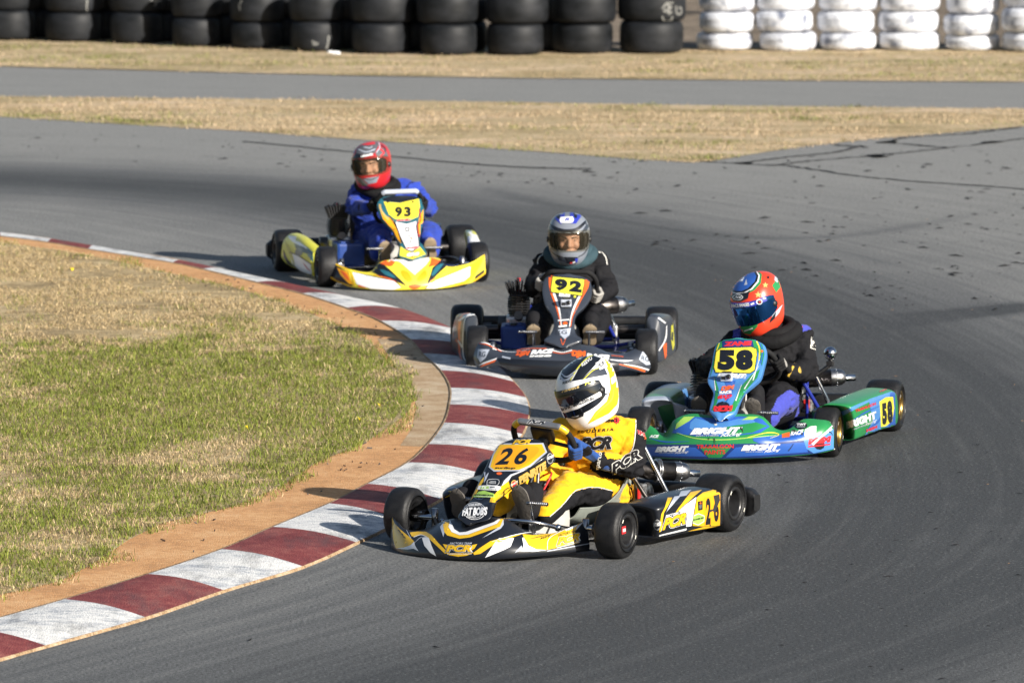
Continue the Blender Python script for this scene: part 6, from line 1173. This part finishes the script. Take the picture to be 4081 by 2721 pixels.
d.poly(v, [(1106, 768), (1196, 775), (1194, 803), (1104, 798)], 'p_white', 2); d.disc(v, (1236, 800), 11, 'p_acid', 2); d.disc(v, (1155, 1022), (20, 13), 'p_tang', 2); d.poly(v, [(1095, 1075), (1202, 1062), (1192, 1120), (1152, 1155), (1106, 1112)], 'p_silver', 2); d.text(v, 'RG', (1080, 1116), (1168, 1112), (1084, 1082), 'p_slate', 2.6, .02); d.line(v, [(1100, 1050), (1170, 1042)], 14, 'p_white', 2); d.disc(v, (1133, 1062), 10, 'p_black', 3); d.line(v, [(1118, 1150), (1136, 1200), (1160, 1145)], 5, 'p_tang', 1.7); d.line(v, [(1095, 1000), (1190, 992)], 12, 'p_white', 2)
for x in (1005, 1260): d.line(v, [(x, 880), (x+20 if x < 1100 else x-25, 930)], 14, 'p_grey', 1)
d = d92; d.line(v, [(1935, 1250), (1990, 1150), (2000, 1040)], (6, 14, 6), 'p_white', 1); d.poly(v, [(1968, 1200), (2000, 1180), (2000, 1290), (1985, 1320)], 'p_tang', 1); d.poly(v, [(2038, 1020), (2052, 1010), (2066, 1200), (2050, 1250), (2035, 1150)], 'p_acid', 1); d.line(v, [(1930, 975), (1990, 1020)], 12, 'p_white', 1)
g92.line(v, [(270, 1000), (330, 960), (370, 945)], 16, 'p_white', 1); g92.line(v, [(240, 1050), (235, 1130), (260, 1180)], (10, 26, 10), 'p_tang', 1); g92.line(v, [(260, 1160), (300, 1220)], (10, 22), 'p_cream', 1)
b92 = v92.finish(); d = b92
d.line(v, [(925, 530), (935, 480), (985, 440), (1030, 435)], 8, 'piping', 3); d.line(v, [(1400, 428), (1450, 425), (1490, 470), (1505, 535)], 8, 'piping', 3)
d = h92
for pts in ([(1055, 130), (1095, 88), (1150, 70), (1152, 150), (1122, 198), (1078, 158)], [(1196, 68), (1262, 88), (1288, 132), (1245, 192), (1202, 192), (1196, 120)]): d.poly(v, pts, 'p_royal', 1.5)
d.poly(v, [(1075, 125), (1110, 100), (1115, 150), (1095, 155)], 'p_black', 2); d.poly(v, [(1225, 90), (1255, 105), (1250, 150), (1230, 140)], 'p_black', 2)
d.line(v, [(1020, 185), (1060, 222), (1110, 245), (1175, 252), (1250, 240), (1310, 190), (1330, 160)], (8, 26, 30, 26, 28, 22, 6), 'p_black', 1.5); d.poly(v, [(1012, 200), (1040, 220), (1075, 270), (1040, 265), (1012, 240)], 'p_slate', 1.5); d.poly(v, [(1345, 170), (1320, 215), (1290, 262), (1330, 255), (1350, 220)], 'p_slate', 1.5)
d.poly(v, [(1118, 138), (1216, 134), (1228, 158), (1216, 184), (1118, 186), (1108, 162)], 'p_white', 2.2); d.text(v, 'R', (1148, 172), (1190, 170), (1150, 146), 'p_royal', 3, .05, .3); d.disc(v, (1180, 278), (58, 17), 'p_black', 2.2, 22); d.disc(v, (1180, 278), (52, 12), 'p_silver', 2.8, 22); d.text(v, 'NOS', (1142, 285), (1220, 285), (1142, 271), 'p_black', 3.4, .06)
d.poly(v, [(1150, 468), (1262, 470), (1245, 520), (1170, 522)], 'p_black', 1.5); d.poly(v, [(1085, 450), (1150, 470), (1165, 520), (1105, 495)], 'p_slate', 1.5); d.line(v, [(1195, 518), (1215, 514)], 10, 'p_red', 2.5); d.line(v, [(1218, 514), (1238, 508)], 10, 'p_white', 2.5); d.poly(v, [(1238, 480), (1262, 478), (1255, 512), (1238, 510)], 'p_royal', 2.4); d.line(v, [(1020, 395), (1060, 440), (1110, 470)], 7, 'p_black', 1.7); d.line(v, [(1340, 395), (1310, 440), (1265, 468)], 7, 'p_black', 1.7)
# ---------------- 93
d = f93; v = V93
d.poly(v, [(700, 1170), (790, 1222), (868, 1262), (908, 1385), (850, 1375), (770, 1338), (700, 1292)], 'p_black', 1); d.poly(v, [(770, 1225), (862, 1262), (912, 1372), (880, 1370), (800, 1290)], 'p_orange', 1.6); d.poly(v, [(800, 1250), (855, 1280), (880, 1340), (850, 1320)], 'p_tang', 2.1, 2)
d.line(v, [(698, 1152), (780, 1206), (872, 1248), (905, 1300), (925, 1388)], 11, 'p_yellow', 2.4); d.line(v, [(690, 1300), (780, 1348), (900, 1392)], 12, 'p_yellow', 2.2)
d.poly(v, [(905, 1266), (1000, 1288), (1130, 1315), (1275, 1345), (1340, 1400), (1270, 1422), (1080, 1414), (945, 1372)], 'p_white', 1.5); d.poly(v, [(1958, 1215), (1952, 1302), (1900, 1342), (1640, 1410), (1560, 1408), (1650, 1340), (1780, 1288)], 'p_white', 1.5)
d.line(v, [(905, 1262), (1000, 1284), (1130, 1312), (1275, 1342), (1345, 1398)], (4, 6, 8, 8, 8), 'p_black', 2); d.line(v, [(1960, 1210), (1780, 1284), (1650, 1336), (1555, 1405)], (4, 6, 8, 8), 'p_black', 2)
d.poly(v, [(1085, 1262), (1100, 1225), (1152, 1186), (1190, 1200), (1262, 1262), (1335, 1330), (1395, 1392), (1300, 1350), (1150, 1300)], 'p_black', 1.6); d.poly(v, [(1150, 1240), (1230, 1262), (1300, 1320), (1200, 1290)], 'p_teal', 2.1, 2); d.poly(v, [(1698, 1155), (1748, 1150), (1745, 1212), (1640, 1312), (1560, 1392), (1598, 1300), (1622, 1225)], 'p_black', 1.6); d.poly(v, [(1650, 1215), (1720, 1190), (1640, 1290), (1610, 1290)], 'p_teal', 2.1, 2)
d.line(v, [(1100, 1290), (1220, 1320), (1300, 1350)], (3, 9, 3), 'p_tang', 2.4); d.line(v, [(1740, 1240), (1660, 1310), (1600, 1345)], (3, 9, 3), 'p_tang', 2.4)
d.poly(v, [(1228, 1148), (1300, 1142), (1430, 1160), (1540, 1142), (1612, 1132), (1562, 1202), (1500, 1255), (1462, 1290), (1400, 1235), (1330, 1175)], 'p_white', 1.6); d.poly(v, [(1150, 1186), (1228, 1150), (1290, 1172), (1262, 1210), (1235, 1216)], 'p_tang', 2); d.poly(v, [(1602, 1188), (1612, 1140), (1694, 1158), (1650, 1202), (1578, 1226)], 'p_tang', 2)
d.poly(v, [(1340, 1250), (1400, 1262), (1440, 1330), (1400, 1350), (1350, 1300)], 'p_orange', 1.8, 2); d.poly(v, [(1560, 1250), (1530, 1262), (1480, 1330), (1520, 1345), (1570, 1300)], 'p_orange', 1.8, 2); d.poly(v, [(1400, 1390), (1460, 1370), (1530, 1385), (1460, 1416)], 'p_tang', 1.8, 2)
d.poly(v, [(1960, 1200), (2080, 1120), (2060, 1180), (1990, 1300), (1900, 1345), (1955, 1300)], 'p_orange', 1.9); d.line(v, [(2085, 1110), (2050, 1160), (1965, 1200)], 11, 'p_yellow', 2.4); d.poly(v, [(2000, 1300), (2080, 1240), (2085, 1280), (1995, 1345)], 'p_black', 1.9); d.line(v, [(2092, 1268), (2050, 1300), (1985, 1345)], 14, 'p_yellow', 2.6); d.line(v, [(1800, 1385), (1900, 1360), (1980, 1310)], (4, 14, 8), 'p_orange', 2); d.line(v, [(960, 1385), (1030, 1402)], (16, 5), 'p_tang', 2.2)
d = p93
d.poly(v, [(1170, 610), (1240, 588), (1340, 582), (1475, 590), (1510, 612), (1480, 628), (1330, 645), (1190, 632)], 'p_black', 1); d.poly(v, [(1185, 638), (1330, 650), (1498, 612), (1508, 680), (1492, 772), (1420, 802), (1285, 792), (1232, 752)], 'p_lemon', 1.6)
d.text(v, '9', (1286, 776), (1350, 776), (1286, 684), 'p_black', 2.4, .06); d.text(v, '3', (1366, 774), (1428, 772), (1366, 684), 'p_black', 2.4, .06); d.line(v, [(1230, 662), (1340, 660), (1450, 648)], 7, 'p_olive', 2.4)
for q in ((1222, 640), (1445, 640)): d.disc(v, q, 10, 'p_black', 2.4)
d.line(v, [(1150, 660), (1165, 720), (1230, 800)], 16, 'p_gold', 1.4); d.poly(v, [(1150, 700), (1200, 760), (1270, 800), (1330, 950), (1345, 1010), (1320, 985), (1260, 880), (1180, 790)], 'p_orange', 1); d.poly(v, [(1540, 700), (1500, 790), (1490, 860), (1510, 990), (1530, 900), (1535, 800)], 'p_orange', 1); d.line(v, [(1240, 770), (1300, 870), (1345, 1000)], 9, 'p_black', 1.8); d.line(v, [(1500, 700), (1515, 800), (1490, 850), (1508, 1000)], 9, 'p_crimson', 1.8)
d.poly(v, [(1280, 815), (1390, 832), (1488, 806), (1478, 862), (1508, 1030), (1440, 1088), (1385, 1072), (1330, 950)], 'p_black', 2); d.poly(v, [(1290, 818), (1390, 838), (1480, 812), (1470, 862), (1498, 1028), (1440, 1078), (1392, 1064), (1338, 950)], 'p_white', 2.6)
d.line(v, [(1380, 872), (1408, 872), (1408, 898), (1380, 898), (1380, 872)], 9, 'p_black', 3.3, 16); d.disc(v, (1410, 944), 7, 'p_black', 3.3); d.line(v, [(1420, 960), (1445, 972)], 12, 'p_tang', 3.3); d.disc(v, (1422, 995), 8, 'p_black', 3.3)
d.text(v, 'sonic', (1300, 812), (1425, 808), (1302, 790), 'p_red', 3.4, .05, .2, 1, [(.04, 'p_white')]); d.text(v, 'sonic', (1385, 1062), (1500, 1056), (1387, 1038), 'p_red', 3.4, .05, .2, 1, [(.04, 'p_white')])
d.poly(v, [(1336, 1035), (1388, 1074), (1440, 1092), (1508, 1040), (1560, 1105), (1440, 1152), (1328, 1118)], 'p_lemon', 1.6); d.text(v, 'CRG', (1390, 1128), (1500, 1118), (1394, 1098), 'p_white', 3, .07, .2, 1, [(.04, 'p_royal')]); d.line(v, [(1430, 1132), (1450, 1130)], 10, 'p_tang', 3.4)
d = d93; d.poly(v, [(345, 1090), (420, 1120), (535, 1195), (548, 1292), (440, 1252), (370, 1190)], 'p_white', 1); d.disc(v, (430, 1085), (34, 36), 'p_grey', 2); d.poly(v, [(500, 1040), (556, 1090), (558, 1180), (510, 1120)], 'p_teal', 1.5); d.poly(v, [(320, 940), (410, 948), (400, 985), (440, 1000), (520, 1060), (480, 1050), (380, 1000)], 'p_white', 1.5); d.line(v, [(300, 980), (350, 1080), (390, 1200)], (10, 30, 10), 'p_olive', 1.3)
d.poly(v, [(392, 1010), (470, 1040), (540, 1090), (552, 1120), (470, 1090), (400, 1050)], 'p_black', 1.8); d.line(v, [(345, 1085), (425, 1118), (540, 1195)], 9, 'p_black', 2); d.line(v, [(372, 1195), (445, 1255), (545, 1292)], 8, 'p_black', 2); d.line(v, [(470, 1180), (500, 1225), (535, 1255)], (3, 12, 4), 'p_crimson', 2); d.poly(v, [(290, 1060), (330, 1150), (380, 1215), (330, 1190), (292, 1130)], 'p_black', 1.7)
d = g93; d.poly(v, [(1935, 905), (2020, 900), (2045, 950), (1980, 960)], 'p_white', 1); d.poly(v, [(1905, 880), (1960, 870), (1985, 900), (1930, 905)], 'p_teal', 1)
b93 = v93.finish(); d = b93
d.line(v, [(1300, 445), (1310, 470), (1305, 500)], 16, 'suit_black', 3); d.line(v, [(1395, 505), (1420, 470), (1455, 465)], 8, 'suit_black', 3); d.line(v, [(905, 560), (960, 545), (1010, 580)], 7, 'suit_black', 3)
d = h93
d.poly(v, [(940, 205), (955, 120), (1005, 88), (1060, 78), (1120, 88), (1140, 135), (1105, 205), (1025, 222)], 'p_grey', 1.5); d.poly(v, [(970, 130), (1010, 100), (1100, 100), (1110, 125), (1040, 135)], 'p_red', 2.2); d.line(v, [(960, 170), (1030, 195), (1110, 170)], 9, 'p_silver', 2.4); d.line(v, [(1010, 150), (1060, 160), (1085, 145)], 8, 'p_silver', 2.4); d.line(v, [(1135, 100), (1150, 150), (1120, 200)], 8, 'p_silver', 2)
d.poly(v, [(905, 250), (940, 205), (1020, 225), (1000, 262), (930, 275)], 'p_black', 1.3); d.poly(v, [(1110, 210), (1150, 150), (1200, 170), (1225, 230), (1150, 250)], 'p_grey', 1.3); d.line(v, [(1150, 165), (1185, 200), (1150, 235)], 12, 'p_red', 2); d.poly(v, [(930, 400), (990, 430), (1050, 490), (1000, 495), (950, 450)], 'p_grey', 1.3)
d.text(v, 'shark', (985, 244), (1095, 222), (982, 222), 'p_white', 2.4, .08, .1); d.line(v, [(920, 200), (935, 150), (960, 120)], 10, 'p_royal', 1.8); d.line(v, [(1160, 130), (1200, 170), (1180, 210)], 10, 'p_black', 1.6)
d.poly(v, [(1000, 430), (1145, 408), (1120, 465), (1050, 480)], 'p_pewter', 1.6); d.line(v, [(1000, 425), (1070, 440), (1145, 405)], 6, 'p_black', 2.4); d.line(v, [(960, 440), (1030, 500), (1100, 510)], 8, 'p_black', 1.6)
camera_box(k58, p58, (777, 890), V58, 'small silver action camera stuck below the number 58 plate'); camera_box(k92, p92, (1163, 868), V92, 'small grey action camera stuck below the number 92 plate')
v92.face(); v93.face()
for v in (v26, v58, v92, v93): v.link(); v.helmet_link()
for k in (k26, k58, k92, k93):
    k.fa.build('front_fairing', k.root); k.pa.build('number_panel', k.root); k.po.build('side_pod', k.root); k.po2.build('side_pod', k.root)
v26.collar('suit_black', .074, .016, (0, -.01, -.005)); v58.collar('collar_black', .12, .040, (0, 0, .02)); v92.collar('collar_teal', .12, .036, (0, 0, .02)); v93.collar('collar_black', .115, .036, (0, 0, .0))
v26.glove('L', math.pi+.30, 'glove_blue', 'glove_blue', 'suit_black'); v26.glove('R', -.80, 'glove_blue')
v58.glove('L', math.pi+.10, 'glove_black', 'ochre', 'glove_white'); v58.glove('R', -.15, 'glove_black')
v92.glove('L', math.pi+.40, 'glove_white', 'glove_black', 'glove_black'); v92.glove('R', .20, 'glove_white', 'glove_black', 'glove_black')
v93.glove('L', math.pi-.1, 'glove_black'); v93.glove('R', .1, 'glove_black')
v26.boot((1000, 1160, 1.05), (945, 985, 1.12)); v26.boot((560, 1140, 1.10), (545, 1010, 1.16))
v58.boot((985, 1140, 1.06), (955, 1040, 1.12)); v58.boot((590, 1130, 1.06), (590, 1030, 1.12))
v92.boot((895, 1155, 1.06), (890, 1050, 1.12), 'tan_sole'); v92.boot((1360, 1160, 1.06), (1365, 1050, 1.12), 'tan_sole')
v93.boot((1190, 1140, 1.06), (1190, 1010, 1.12), 'tan_sole', 'suit_blue'); v93.boot((1600, 1110, 1.06), (1595, 980, 1.12), 'tan_sole', 'suit_blue')
# ================================================================ daylight
w = bpy.data.worlds.new('World'); SC.world = w; w.use_nodes = True; nt = w.node_tree
sky = nt.nodes.new('ShaderNodeTexSky'); sky.sky_type = 'NISHITA'; sky.sun_disc = False
EL = math.radians(23); sx, sy = .72, -.69
sky.sun_elevation = EL; sky.sun_rotation = math.atan2(sx, sy); sky.dust_density = 1.2
nt.links.new(sky.outputs[0], nt.nodes['Background'].inputs[0]); nt.nodes['Background'].inputs[1].default_value = .06
sl = bpy.data.lights.new('sun', 'SUN'); so = bpy.data.objects.new('sun', sl); COL.objects.link(so)
sl.energy = 5.0; sl.angle = math.radians(.53); sl.color = (1, .94, .85)
d = Vector((-sx*math.cos(EL), -sy*math.cos(EL), -math.sin(EL))); so.rotation_euler = d.to_track_quat('-Z', 'Y').to_euler(); so.location = (10, 10, 20)
vs = SC.view_settings; vs.view_transform = 'Standard'; vs.look = 'None'; vs.exposure = .78; vs.gamma = 1
SC.cycles.use_denoising = True; SC.cycles.max_bounces = 6
